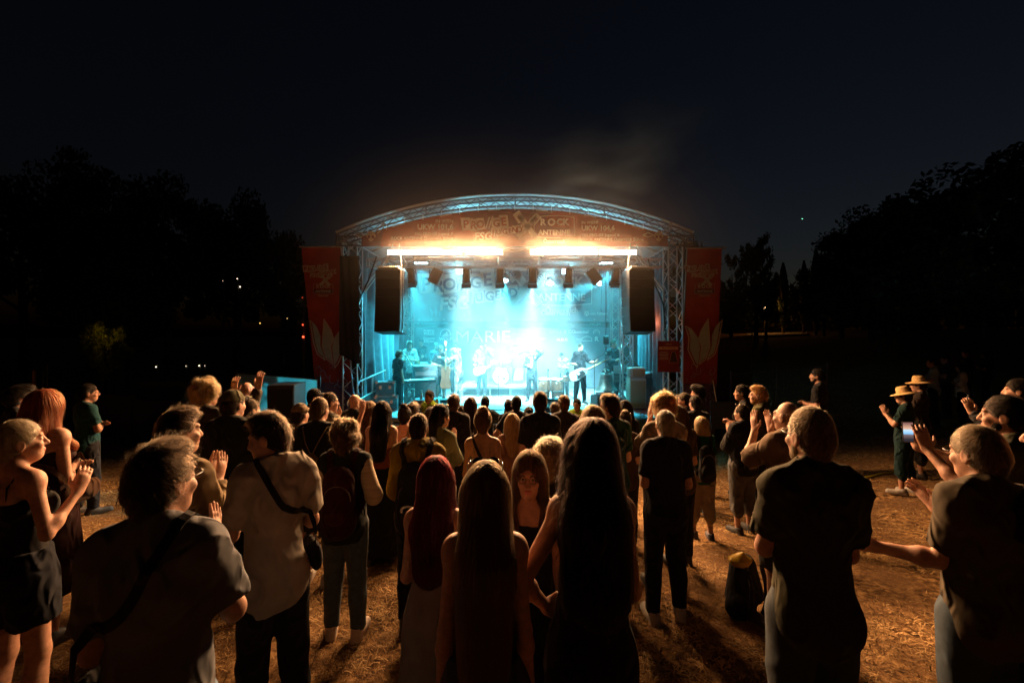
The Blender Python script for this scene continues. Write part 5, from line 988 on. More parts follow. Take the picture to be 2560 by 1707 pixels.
# ------------------------------------------------------------------ band gear
WOOD = mat('amp_wood', (.32, .15, .05), .5, .25, 8, .2, stretch=(1, 1, .2)); CHR = mat('chrome', (.6, .62, .64), .2, .05, 10, metal=1); CASE = mat('case_grey', (.10, .11, .12), .5, .2, 20, .2); WHT = mat('drum_skin', (.7, .7, .68), .5, .05, 10)
def sp(px, d, dz=0): return Vector((pxx(px, d), d, FZ+dz))
def xstand(o, w, h, y=0):
    for y_ in (y-.12, y+.12):
        rod('stand_tube', (-w/2, y_, .02), (w/2, y_, h), .014, BLK, o); rod('stand_tube', (w/2, y_+.02, .02), (-w/2, y_+.02, h), .014, BLK, o)
    for x in (-w/2, w/2): rod('stand_foot', (x, y-.22, .015), (x, y+.22, .015), .014, BLK, o); rod('stand_arm', (x, y-.2, h), (x, y+.2, h), .014, BLK, o)
def mic_stand(label, p, h, boom=None, mic=True):
    o = thing('microphone_stand', label, 'microphone stand', p, 0, 'microphone stands'); rod('pole', (0, 0, 0), (0, 0, h), .011, BLK, o)
    for a in (.5, 2.6, 4.7): rod('tripod_leg', (0, 0, .12), (.26*math.cos(a), .26*math.sin(a), .01), .009, BLK, o)
    e = Vector((0, 0, h)) if boom is None else Vector(boom)+Vector((0, 0, h))
    if boom: rod('boom', Vector((0, 0, h))-Vector(boom)*.35, e, .008, BLK, o)
    if mic:
        dr = (Vector(boom).normalized() if boom else Vector((0, -.5, .85))); M = rotz_to(dr); MB().lathe([(0, -.02), (.010, -.02), (.014, .10), (.016, .11), (.024, .125), (.026, .145), (.018, .165), (0, .172)], n=12, rot=M).build('microphone', mat('mic_body', (.05, .05, .055), .4, metal=.5), o, e)
    return o
def guitar(label, p, rot, body, neck_len=.62, hollow=False, col=(.6, .55, .5), name='electric_guitar', pick=True):
    """local frame: neck along +x, face towards -y"""
    o = thing(name, label, 'guitar', p); o.rotation_euler = rot; n = 40; P = []
    for i in range(n):
        a = 2*math.pi*i/n; r = .165+.035*math.cos(2*a)*(1)+(.02*math.cos(3*a) if not hollow else .0); r *= 1.22 if hollow else 1
        x = r*1.18*math.cos(a)-.22; z = r*math.sin(a)*(.92+.14*(-math.cos(a))); P.append((x, z))
    MB().prism(P, .075 if hollow else .042).build('guitar_body', body, o)
    MB().box((.16+neck_len/2-.05, -.012, 0), (neck_len+.1, .028, .046), b=.006).build('neck', mat('maple', (.45, .28, .13), .4), o); MB().prism([(.14+neck_len, .03), (.14+neck_len, -.03), (.33+neck_len, -.055), (.34+neck_len, .04)], .02).build('headstock', mat('maple', (.45, .28, .13), .4) if not hollow else body, o)
    for i in range(6): MB().lathe([(0, 0), (.009, 0), (.009, .03), (0, .032)], (.17+neck_len+.026*i, 0, .04), 8).build('tuner', CHR, o)
    for i in range(6): rod('string', (-.30, -.045 if hollow else -.03, -.018+.0072*i), (.2+neck_len, -.03, -.016+.0064*i), .0012, CHR, o)
    for x in (-.27, -.12): MB().box((x, -.03 if not hollow else -.045, 0), (.03, .02, .075), b=.004).build('pickup', BLK, o)
    if pick: MB().prism([(-.34, -.12), (-.10, -.15), (-.02, -.06), (-.06, .05), (-.2, .06)][::-1], .006).build('pickguard', WHT if not hollow else BLK, o, (0, -.026 if not hollow else -.041, 0))
    return o
def drum(o, c, r, h, rot, shell, n=24, lugs=6):
    M = rot; MB().lathe([(r, -h/2), (r*1.01, 0), (r, h/2)], c, n, M).build('shell', shell, o); MB().lathe([(0, h/2+.003), (r*.985, h/2+.003)], c, n, M).build('drum_skin', WHT, o); MB().lathe([(0, -h/2-.003), (r*.985, -h/2-.003)][::-1], c, n, M).build('drum_skin', WHT, o)
    for z in (-h/2, h/2): MB().lathe([(r*.98, -.012), (r*1.04, -.012), (r*1.04, .012), (r*.98, .012)], Vector(c)+M @ Vector((0, 0, z)), n, M).build('hoop', CHR, o)
    for i in range(lugs): a = 6.2832*i/lugs; q = Vector(c)+M @ Vector((r*1.03*math.cos(a), r*1.03*math.sin(a), 0)); rod('lug', q-M @ Vector((0, 0, h*.42)), q+M @ Vector((0, 0, h*.42)), .006, CHR, o)
def gear():
    I3 = Matrix.Identity(3)
    # riser with drum kit
    o = thing('drum_riser', 'low riser with steel legs carrying the drum kit', 'riser', sp(1252, 14.9)); 
    for i in range(3): MB().box(((i-1)*.92, .2, .30), (.915, 1.9, .07), b=.006).build('deck_board', mat('riser_deck', (.3, .31, .32), .4, .2, 4), o)
    MB().box((0, -.76, .30), (2.78, .03, .085), b=.004).build('front_rail', ALU, o)
    for x in (-1.3, -.35, .35, 1.3):
        for y in (-.7, 1.1): rod('leg', (x, y, 0), (x, y, .27), .028, ALU, o)
    p = sp(1252, 14.75, .335); o = thing('drum_kit', 'drum kit with white bass drum glowing in the haze', 'drum kit', p); Y = Matrix.Rotation(R(90), 3, 'X'); SH = mat('drum_shell', (.35, .37, .40), .35, .1, 20, coat=.4)
    drum(o, Vector((0, 0, .30)), .29, .42, Y, SH, 28, 8); MB().lathe([(0, .216), (.055, .216), (.056, .213)], (.12, 0, .22), 14, Y).build('port_hole', BLK, o)
    for x, z, r, h, t in ((-.22, .72, .15, .2, -16), (.2, .72, .165, .22, -16)): drum(o, Vector((x, .02, z)), r, h, Matrix.Rotation(R(18), 3, 'X'), SH)
    drum(o, Vector((.62, .15, .34)), .2, .38, I3, SH); drum(o, Vector((-.55, .2, .52)), .17, .14, I3, SH)
    for x, y, z, r, t in ((-.75, .1, 1.12, .23, 10), (-.38, .3, 1.30, .2, 14), (.42, .28, 1.34, .25, -12), (.85, .2, 1.10, .24, -10), (-.92, .25, .72, .17, 0)):
        rod('cymbal_stand', (x, y, 0), (x, y, z), .010, CHR, o); MB().lathe([(0, .03), (.04, .02), (.05, .008), (r, -.006), (r, -.010), (0, .0)], (x, y, z), 22, Matrix.Rotation(R(14), 3, 'X') @ Matrix.Rotation(R(t), 3, 'Y')).build('cymbal', mat('cymbal', (.62, .48, .22), .25, .1, 30, metal=1), o)
        for a in (0, 2.1, 4.2): rod('stand_leg', (x, y, .2), (x+.2*math.cos(a), y+.2*math.sin(a), .01), .007, CHR, o)
    # congas, bongos
    for px, lb in ((1361, 'tall conga drum standing beside the singer'), (1392, 'tall conga drum standing nearest the seated percussionist')):
        o = thing('conga_drum', lb, 'drum', sp(px, 12.9), 0, 'pair of congas'); MB().lathe([(.13, .02), (.135, .0), (.13, .03), (.16, .18), (.195, .40), (.192, .55), (.172, .70), (.165, .72)], n=26).build('shell', mat('conga_shell', (.13, .06, .04), .3, .3, 10, coat=.4), o); MB().lathe([(.17, .70), (.178, .72), (.176, .735), (.15, .742), (0, .744)], n=26).build('drum_skin', WHT, o)
        for z, r in ((.685, .178), (.36, .196), (.18, .163)): MB().lathe([(r, -.014), (r+.008, -.014), (r+.008, .014), (r, .014)], (0, 0, z), 26).build('hoop', CHR, o)
        for i in range(6): a = 1.047*i+.3; MB().lathe([(0, 0), (.02, .004), (.022, .01), (0, .014)], (.188*math.cos(a), .188*math.sin(a), .60), 8, rotz_to((math.cos(a), math.sin(a), 0))).build('lug', CHR, o)
    o = thing('bongo_drums', 'small drums on a stand in front of the percussionist', 'drum', sp(1421, 13.1)); 
    for x in (-.12, .12): drum(o, Vector((x, 0, .70)), .11, .16, I3, mat('conga_shell', (.13, .06, .04)), 18)
    rod('stand', (0, 0, 0), (0, 0, .62), .013, CHR, o); rod('cross_bar', (-.12, 0, .62), (.12, 0, .62), .013, CHR, o)
    for a in (0, 2.1, 4.2): rod('stand_leg', (0, 0, .2), (.28*math.cos(a), .28*math.sin(a), .01), .010, CHR, o)
    # bell on its frame
    o = thing('bronze_bell', 'big dark bell hung on a chain between the guitarist and the laptop', 'bell', sp(1515, 12.6, .42)); BZ = mat('bell_bronze', (.17, .19, .18), .45, .3, 12, .3, metal=.75)
    MB().lathe([(0, .52), (.10, .52), (.165, .505), (.185, .47), (.19, .40), (.205, .28), (.235, .16), (.285, .07), (.335, .02), (.345, .0), (.33, .0), (.29, .05), (.22, .16), (.19, .3), (.17, .45), (0, .48)], n=36).build('bell_body', BZ, o)
    for z, r in ((.44, .192), (.40, .194), (.075, .285), (.05, .31)): MB().lathe([(r-.004, -.006), (r+.006, 0), (r-.004, .006)], (0, 0, z), 36).build('bell_ring', BZ, o)
    for i in range(3): a = i*1.05; MB().tube([(math.cos(a)*.09, math.sin(a)*.09, .51), (math.cos(a)*.10, math.sin(a)*.10, .58), (0, 0, .65), (-math.cos(a)*.10, -math.sin(a)*.10, .58), (-math.cos(a)*.09, -math.sin(a)*.09, .51)], .022, 8).build('crown_loop', BZ, o)
    MB().lathe([(0, -.10), (.05, -.09), (.07, -.04), (.05, .02), (.02, .1), (0, .1)], n=12).build('clapper', BZ, o)
    for i in range(9): M = Matrix.Rotation(R(90*(i % 2)), 3, 'Z'); z = .66+.085*i; MB().tube([M @ Vector((.028*math.cos(t), 0, z+.055*math.sin(t))) for t in np.linspace(0, 6.283, 13)], .011, 6, False).build('chain_link', BLK, o)
    MB().box((0, 0, 1.52), (.16, .12, .26), b=.02).build('chain_hoist', BLK, o); rod('hoist_strap', (0, 0, 1.6), (0, 0, 3.6), .012, BLK, o)
    o = thing('bell_trolley', 'low dark trolley under the hanging bell', 'trolley', sp(1515, 12.6)); MB().box((0, 0, .20), (.80, .6, .10), b=.01).build('platform', BLK, o); MB().box((0, 0, .29), (.55, .45, .06), b=.01).build('rest_block', CASE, o)
    for x in (-.32, .32):
        for y in (-.22, .22): MB().lathe([(0, -.025), (.07, -.025), (.075, 0), (.07, .025), (0, .025)], (x, y, .075), 14, Matrix.Rotation(R(90), 3, 'Y')).build('wheel', mat('rubber', (.02,)*3, .8), o)
    # laptop on case with crossed stand
    o = thing('rack_case', 'black rack case with lit units on a crossed stand under the laptop', 'rack case', sp(1551, 12.9)); xstand(o, .44, .60); MB().box((0, 0, .76), (.52, .42, .30), b=.012).build('case_shell', BLK, o); MB().box((0, -.214, .80), (.46, .012, .09), b=.003).build('rack_unit', CASE, o); MB().box((0, -.214, .69), (.46, .012, .09), b=.003).build('rack_unit', CASE, o)
    for i in range(6): MB().lathe([(0, -.01), (.011, -.008), (.012, 0)], (-.15+.06*i, -.222, .69), 8, Matrix.Rotation(R(90), 3, 'X')).build('knob', CHR, o)
    o = thing('laptop', 'open pale laptop standing on the rack case', 'laptop', sp(1545, 12.9, .912)); MB().box((0, 0, .01), (.36, .25, .016), b=.004).build('keyboard_base', ALU, o); MB().box((0, -.14, .125), (.36, .010, .235), Matrix.Rotation(R(12), 3, 'X'), .004).build('screen_lid', mat('laptop_lid', (.45, .5, .5), .35, metal=.5), o)
    MB().lathe([(0, 0), (.022, 0), (.022, .002)], (0, -.150, .125), 12, Matrix.Rotation(R(102), 3, 'X')).build('lid_emblem', WHT, o)
    # amplifier stack
    o = thing('amplifier_cabinet', 'tall tan speaker cabinet at the stage edge by the laptop', 'amplifier', sp(1590, 11.7)); w = .46; MB().box((0, 0, .46), (w, .4, .86), b=.02).build('cabinet', mat('tolex_cream', (.40, .37, .30), .6, .1, 60, .4), o); MB().box((.0, -.205, .45), (w*.88, .014, .74), b=.004).build('grille_cloth', mat('grille_tan', (.30, .17, .07), .8, .2, 200, .5), o)
    for x in (-.18, .18): MB().lathe([(0, -.02), (.03, -.02), (.03, .02), (0, .02)], (x, 0, .02), 10, Matrix.Rotation(R(90), 3, 'Y')).build('caster', mat('rubber', (.02,)*3), o)
    o = thing('guitar_amplifier', 'tan amplifier head with louvred side resting on the speaker cabinet', 'amplifier', sp(1590, 11.7, .893)); MB().box((0, 0, .15), (.44, .32, .28), b=.02).build('head_shell', mat('tolex_cream', (.40, .37, .30)), o); MB().box((.03, -.165, .14), (.34, .012, .2), b=.004).build('grille_cloth', mat('grille_tan', (.30, .17, .07)), o)
    for i in range(4): MB().box((-.222, 0, .07+i*.05), (.01, .2, .016), b=.002).build('louvre', BLK, o)
    MB().tube([(-.1, 0, .29), (-.08, 0, .33), (.08, 0, .33), (.1, 0, .29)], .012, 6).build('handle', BLK, o)
    o = thing('monitor_wedge', 'pale box shaped monitor on the stage floor before the bell', 'monitor', sp(1502, 11.9), R(14)); MB().prism([(-.22, 0), (.22, 0), (.22, .32), (-.22, .42)][::1], .45, Matrix.Rotation(R(90), 3, 'Z')).build('cabinet', mat('monitor_grey', (.22, .25, .26), .6, .1, 40, .3), o); MB().box((0, -.225, .2), (.38, .012, .28), b=.004).build('grille', mat('grille', (.03,)*3), o)
    o = thing('covered_speaker', 'speaker under a crumpled dark teal cover at the stage corner', 'loudspeaker', Vector((pxx(1595, 10.3), 10.3, float(gz(3.1, 10.3))))); s = Sh(); s.cone((0, 0, .25), (0, 0, .86), .34, .30, .05, (vec(0, 1, 0), 1.1), cap=2); s.cut((0, 0, 0), (0, 0, -1)); F, ax = s.field(.02); V, Q = nets(folds(F, ax, .012, 5, .6), ax); obj('dust_cover', npmesh('dust_cover', V, Q), mat('teal_cover', (.04, .10, .11), .6, .2, 6, .3), o)
    MB().box((0, 0, .02), (.55, .5, .04), b=.01).build('base_board', BLK, o)
    for px, d, lb in ((1378, 11.35, 'small floor monitor wedge at the stage edge before the singer'), (1120, 11.3, 'floor monitor wedge at the stage edge by the keyboard')):
        o = thing('monitor_wedge', lb, 'monitor', sp(px, d), 0, 'floor monitors'); MB().prism([(-.2, 0), (.2, 0), (.2, .12), (-.08, .33), (-.2, .33)], .5, Matrix.Rotation(R(-90), 3, 'Z')).build('cabinet', BLK, o); MB().box((0, .085, .25), (.44, .23, .012), Matrix.Rotation(R(-37), 3, 'X'), .004).build('grille', mat('grille', (.03,)*3), o)
    # keyboard corner
    o = thing('stage_keyboard', 'long keyboard on a crossed stand facing sideways by the organ', 'keyboard', sp(1046, 12.3), R(28)); xstand(o, .7, .66); MB().box((0, 0, .72), (1.0, .32, .09), b=.012).build('keyboard_body', BLK, o)
    for i in range(28): MB().box((-.45+.033*i, -.07, .772), (.030, .15, .014), b=.002).build('white_key', WHT, o)
    for i in range(8): MB().lathe([(0, .03), (.014, .028), (.015, 0)], (-.4+.06*i, .1, .765), 8).build('knob', CHR, o)
    o = thing('organ_amplifier', 'grey amplifier box with a row of knobs behind the keyboard', 'amplifier', sp(1062, 13.0), R(20)); MB().box((0, 0, .95), (.72, .45, .40), b=.02).build('cabinet', CASE, o); MB().box((.0, -.23, .90), (.64, .012, .12), b=.004).build('control_panel', ALU, o); MB().box((0, -.23, 1.06), (.16, .012, .05), b=.003).build('name_plate', CHR, o)
    for i in range(9): MB().lathe([(0, -.02), (.013, -.018), (.014, 0)], (-.26+.065*i, -.238, .90), 8, Matrix.Rotation(R(90), 3, 'X')).build('knob', BLK, o)
    MB().box((0, .02, .37), (.66, .42, .74), b=.015).build('lower_cabinet', BLK, o)
    o = thing('sheet_stand', 'small music desk before the saxophone player', 'music stand', sp(1052, 13.4)); rod('pole', (0, 0, 0), (0, 0, 1.05), .012, BLK, o); MB().box((0, 0, 1.12), (.44, .02, .26), Matrix.Rotation(R(-50), 3, 'X'), .004).build('desk', BLK, o)
    for a in (0, 2.1, 4.2): rod('stand_leg', (0, 0, .15), (.25*math.cos(a), .25*math.sin(a), .01), .010, BLK, o)
    for px, d, z, lb, w in ((968, 11.6, 0, 'flight case with steel corners beside the railing', .6), (1066, 11.0, 0, 'pale flight case at the stage edge under the keyboard', .62), (966, 11.62, .40, 'smaller flight case resting on the case beside the railing', .5)):
        o = thing('flight_case', lb, 'flight case', sp(px, d, z), R(8), 'flight cases'); MB().box((0, 0, .2), (w, .45, .39), b=.006).build('case_shell', CASE, o)
        for sx in (-1, 1):
            for sz in (0, 1): MB().box((sx*(w/2-.02), -.228, .02+sz*.36), (.07, .014, .07), b=.004).build('corner', CHR, o); MB().box((0, -.228, .015+sz*.37), (w*.84, .010, .026), b=.003).build('edge_strip', ALU, o)
            MB().box((sx*w*.25, -.23, .25), (.08, .012, .1), b=.004).build('latch', CHR, o)
    o = thing('water_bottle', 'clear water bottle standing on the pale flight case', 'bottle', sp(1054, 10.95, .395)); MB().lathe([(0, 0), (.034, 0), (.036, .02), (.035, .14), (.014, .19), (.013, .215)], n=14).build('bottle_body', mat('bottle_plastic', (.6, .7, .7), .15, spec=.6), o); MB().lathe([(.016, .212), (.016, .235), (0, .236)], n=12).build('bottle_cap', WHT, o)
    # railing and steps
    o = thing('stage_railing', 'steel railing sloping down beside the stage steps', 'railing', (0, 0, 0)); A = Vector((pxx(911, 10.9), 10.4, -.35)); B = Vector((pxx(958, 12.0), 12.2, FZ))
    for t in (0, .5, 1): p = A.lerp(B, t); rod('post', p, p+Vector((0, 0, 1.05)), .024, ALU, o)
    for z in (.15, .6, 1.05): rod('rail', A+Vector((0, 0, z)), B+Vector((0, 0, z)), .022, ALU, o)
    MB().sheet(lambda u, v: tuple(A.lerp(B, u)+Vector((.02, 0, .12+.46*v))), 4, 2).build('kick_board', BLK, o)
    o = thing('case_trolley', 'jumble of cases and cables piled behind the amplifier stack', 'equipment pile', sp(1625, 12.1)); MB().box((0, 0, .3), (.6, .5, .6), b=.02).build('crate', CASE, o); MB().box((-.03, .02, .73), (.5, .45, .24), Matrix.Rotation(R(9), 3, 'Y'), .02).build('crate', BLK, o); MB().box((-.05, 0, .95), (.42, .4, .10), Matrix.Rotation(R(-14), 3, 'Y'), .02).build('mixer', CASE, o); MB().tube([(.1*math.cos(t*3)+.05, -.28, .35+.15*math.sin(t*3)-.02*t) for t in np.linspace(0, 8, 60)], .014, 6).build('coiled_cable', mat('cable_grey', (.25, .28, .28), .5), o)
    o = thing('coiled_cable', 'bundle of coiled cables hanging under the keyboard', 'cable', sp(1023, 11.9)); MB().tube([(.15*math.cos(t*3), .03*math.sin(t), .30+.24*math.sin(t*3+.2*t)) for t in np.linspace(0, 10, 90)], .012, 6).build('cable_loops', mat('cable_grey', (.25, .28, .28), .5), o); MB().tube([(0, .02, .5), (.02, .05, .62), (.0, .1, .72)], .012, 6).build('tie', BLK, o)
    for i, P in enumerate(([(1.6, 11.2), (2.0, 11.5), (2.4, 11.3), (2.9, 12.0)], [(-.8, 11.4), (0, 11.7), (.6, 11.3), (1.4, 12.2)], [(1.0, 13), (1.5, 12.1), (2.2, 12.3), (2.7, 12.9)], [(-2.2, 11.4), (-1.6, 11.8), (-.9, 12.6)])):
        tag(MB().tube([(x+XS, y+.08*math.sin(j*2), FZ+.012) for j, (x, y) in enumerate([(P[k][0]+(P[k+1][0]-P[k][0])*t, P[k][1]+(P[k+1][1]-P[k][1])*t) for k in range(len(P)-1) for t in np.linspace(0, 1, 6)])], .011, 6).build('floor_cable', mat('cable', (.02,)*3)), ('black cable on the stage floor before the bell', 'black cable on the stage floor before the singer', 'black cable winding under the guitarist in black', 'black cable on the stage floor under the keyboard')[i], 'cable', 'cables on the stage floor')
    mic_stand('microphone stand with long boom in front of the man by the railing', sp(1003, 11.7), 1.12, (-.28, -.1, -.28)); mic_stand('tall microphone stand with boom beside the bell', sp(1486, 12.2), 1.38, (.42, .1, .2)); mic_stand('low microphone stand in front of the white bass drum', sp(1246, 13.6), .62); mic_stand('straight microphone stand between the congas and the singer', sp(1370, 12.2), .95)
    # bell poster on the tower
    p = Vector((pxx(1670, 10.4), 10.36, pz(891, 10.4))); o = thing('info_poster', 'dark red poster with a bell drawing tied to the corner tower', 'poster', p); k = FPX/10.36; w, h = 55/k, 78/k
    MB().box((0, 0, 0), (w, .012, h), b=.003).build('poster_board', mat('poster_red', (.17, .02, .02), .5, .1, 6), o); MB().box((0, -.004, h*.27), (w*.86, .012, h*.09), b=.002).build('title_strip', mat('poster_tan', (.45, .30, .20), .6), o)
    text('EINE GLOCKE FUR ALLE', 0, -.010, h*.25, .030, mat('poster_red', (.17, .02, .02)), o, bold=.02, sx=.75); text('PRO-GE', 0, -.006, h*.38, .03, mat('print_dim', (.38, .34, .32)), o)
    for i in range(6): MB().box((-w*.22, -.008, h*(.14-.045*i)), (w*(.42 if i % 3 else .36), .004, h*.014), b=.001).build('text_line', mat('print_dim', (.38, .34, .32)), o)
    flat('bell_print', [[(w*(.22+x*.2), h*(-.03+z*.2)) for x, z in ((-1, -.75), (1, -.75), (.8, -.5), (.6, .2), (.4, .75), (0, .95), (-.4, .75), (-.6, .2), (-.8, -.5))]], -.009, mat('poster_ink', (.05, .03, .035), .6), o); flat('bell_outline', poly_line([(w*(.22+x*.22), h*(-.03+z*.22)) for x, z in ((-1, -.75), (1, -.75), (.8, -.5), (.6, .2), (.4, .75), (0, .95), (-.4, .75), (-.6, .2), (-.8, -.5), (-1, -.75))], .006), -.0085, mat('poster_tan', (.45, .30, .20)), o)
def sax(label, p, rot):
    o = thing('saxophone', label, 'saxophone', p); o.rotation_euler = rot; BR = mat('brass', (.65, .5, .25), .25, .1, 30, metal=1)
    n = 26; P = []; rr = []
    for i in range(n):
        t = i/(n-1)
        if t < .1: q = (-.13+t*1.3, 0, .40+.04*math.sin(t*31)); r = .010
        elif t < .62: u = (t-.1)/.52; q = (0, 0, .40-.66*u); r = .014+.022*u
        elif t < .78: a = (t-.62)/.16*math.pi; q = (.075-.075*math.cos(a), 0, -.26-.075*math.sin(a)); r = .037+.01*(t-.62)/.16
        else: u = (t-.78)/.22; q = (.15+.035*u, 0, -.26+.30*u); r = .047+.045*u**2.2
        P.append(q); rr.append(r)
    MB().tube(P, rr, 14, False).build('horn', BR, o)
    for i in range(9): MB().lathe([(0, .008), (.016, .006), (.017, 0)], (0, -.033-.0012*i, .30-.06*i), 10, Matrix.Rotation(R(90), 3, 'X')).build('key_pad', BR, o)
    rod('key_rod', (.03, -.02, .3), (.035, -.03, -.2), .004, CHR, o); MB().tube([(-.13, 0, .40), (-.20, 0, .375)], [.012, .008], 8).build('mouthpiece', BLK, o); return o
def band():
    G = 'band on stage'; K = dict(group=G, z=FZ, hand=True, h=.016); DK = (.02, .025, .03); WT = (.62, .6, .58)
    person('person in dark shirt and trousers singing at the microphone by the railing', 996, 874, 11.9, -35, 'm', 'mop', (.10, .07, .04), ('shirt', (.03, .04, .05)), ('wide', DK), ('down', 'down'), head=(-10, -8, 0), **K)
    w = person('saxophone player in white shirt with short dark hair', 1024, 850, 13.6, 190, 'm', 'mop', (.05, .035, .02), ('shirt', WT, .5), ('long', DK), (((.10, .06, -.27), (-.12, .22, .02), (-.5, .8, .2), (-.6, -.6, 0)), ((.08, .04, -.28), (-.06, .24, .02), (-.4, .8, 0), (-.6, -.6, 0))), head=(25, -5, 0), **K)
    sax('gleaming saxophone held across the white shirt of its player', Vector((pxx(1032, 13.3), 13.28, FZ+1.12)), (R(0), R(-32), R(10)))
    person('dim musician standing far back beside the saxophone player', 1053, 847, 15.2, 180, 'm', 'short', (.04, .03, .02), ('jacket', (.08, .10, .12)), ('long', DK), 'hold', **K)
    person('musician in grey shirt and flat cap behind the man with the upright bass', 1091, 856, 14.1, 200, 'm', 'short', (.05, .03, .02), ('shirt', (.12, .15, .17)), ('long', DK), 'front', hat=('cap', (.12, .12, .12)), beard=(.05, .04, .03), **K)
    person('bearded upright bass player in dark shirt and shorts', 1101, 862, 13.3, 205, 'm', 'short', (.10, .08, .06), ('tee', (.05, .07, .08)), ('shorts', (.06, .08, .09)), ('fret', 'strum'), beard=(.3, .28, .25), hat=('cap', (.2, .22, .22)), **K)
    o = thing('upright_bass', 'slim electric upright bass with pale neck held by the bearded player', 'bass', (pxx(1114, 12.9), 12.9, FZ), R(10)); MB().prism([(-.13, .42), (.13, .42), (.17, .55), (.12, .78), (.15, .98), (.10, 1.12), (-.10, 1.12), (-.15, .98), (-.12, .78), (-.17, .55)], .07).build('bass_body', mat('bass_wood', (.16, .06, .03), .3, .3, 6, coat=.4), o)
    MB().box((0, -.05, 1.38), (.05, .035, .75), b=.008).build('neck', mat('maple_light', (.5, .36, .2), .4), o); MB().box((0, -.05, 1.82), (.075, .03, .17), b=.01).build('headstock', mat('maple_light', (.5, .36, .2)), o); rod('end_pin', (0, 0, 0), (0, 0, .42), .012, CHR, o)
    for i in range(4):
        rod('string', (-.02+.0135*i, -.085, .55), (-.02+.0135*i, -.072, 1.8), .0016, CHR, o); MB().lathe([(0, -.03), (.012, -.03), (.012, .03), (0, .03)], (-.045 if i % 2 else .045, -.05, 1.77+.03*i), 8, Matrix.Rotation(R(90), 3, 'Y')).build('tuner', CHR, o)
    person('person in pale top half hidden behind the white suit', 1139, 850, 14.6, 180, 'f', 'short', (.04, .03, .02), ('tank', WT), ('long', DK), 'down', hat=('cap', (.08, .1, .1)), **K)
    person('long haired singer in white suit leaning forward to the bass player', 1146, 868, 13.2, 78, 'm', 'long', (.50, .40, .26), ('suit', (.68, .66, .66)), ('long', (.68, .66, .66)), (((.03, .26, -.05), (-.02, .25, .06), (0, 1, .2), (-1, 0, 0)), ((.08, .06, -.28), (.0, .2, -.1), (-.2, .8, -.3), (-1, 0, 0))), head=(20, 0, 0), lean=8, L=.22, hw=.09, stance=.08, shoes=(.5, .5, .5), **K)
    person('bass guitarist in pale shirt holding a hand to his ear', 1204, 855, 14.1, 180, 'm', 'short', (.05, .035, .02), ('shirt', (.45, .47, .5), .9), ('long', DK), (((.12, .12, -.05), (-.16, .05, .20), (-.3, 0, .9), (-1, 0, 0)), 'strum'), head=(0, -12, 0), **K)
    guitar('white bass guitar slung low on the player at the drum riser', Vector((pxx(1214, 13.85), 13.86, FZ+1.0)), (0, R(-24), R(6)), mat('bass_white', (.6, .58, .52), .3, coat=.4), .72, name='bass_guitar')
    w = person('blond long haired singer in grey suit with one hand on his head', 1330, 868, 13.1, 168, 'm', 'long', (.58, .47, .30), ('suit', (.11, .12, .15)), ('long', (.05, .055, .07)), ('brow', ((.10, -.02, -.28), (-.14, .2, .0), (-.8, .5, 0), (-.5, -.8, 0))), head=(8, -10, -14), L=.20, hw=.09, stance=.07, **K)
    s = Sh(); s.cone((0, .112, 1.02), (0, .105, 1.40), .03, .058, .02, (vec(0, 1, 0), 1.2)); V, Q = nets(*s.field(.014)); obj('shirt', npmesh('shirt', w[2](V), Q), cloth((1, 1, 1)), w[0])
    person('percussionist in white T-shirt bending over the congas', 1412, 895, 13.6, 150, 'm', 'short', (.03, .02, .015), ('tee', (.7, .69, .67)), ('long', DK), 'hold', lean=16, S_=1.58, head=(0, -25, 0), **K)
    person('guitarist in black shirt and tie playing a big guitar', 1450, 856, 12.7, 190, 'm', 'crew', (.06, .05, .04), ('shirt', (.02, .022, .028), .45), ('long', (.012, .012, .015)), (((.14, .10, -.25), (.10, .22, .02), (.3, .7, .6), (-.7, -.6, 0)), 'strum'), head=(6, -12, 0), fat=1.08, stance=.06, **K)
    guitar('large pale semi-hollow guitar with bound edges held by the guitarist in black', Vector((pxx(1462, 12.4), 12.40, FZ+1.02)), (0, R(-26), R(4)), mat('guitar_silver', (.42, .48, .52), .28, .08, 6, coat=.5), .58, True)
    person('dark haired man in black shirt and pale tie singing behind the bell', 1533, 845, 13.3, 205, 'm', 'quiff', (.06, .045, .03), ('shirt', (.022, .025, .03), .95), ('long', DK), ('mouth', 'front'), head=(35, 0, 0), **K)
    for nm, x, y, z, rz, lb in (('tie', 1450, 12.7, FZ+1.28, 10, 'narrow grey tie hanging on the black shirt of the guitarist'),):
        pass
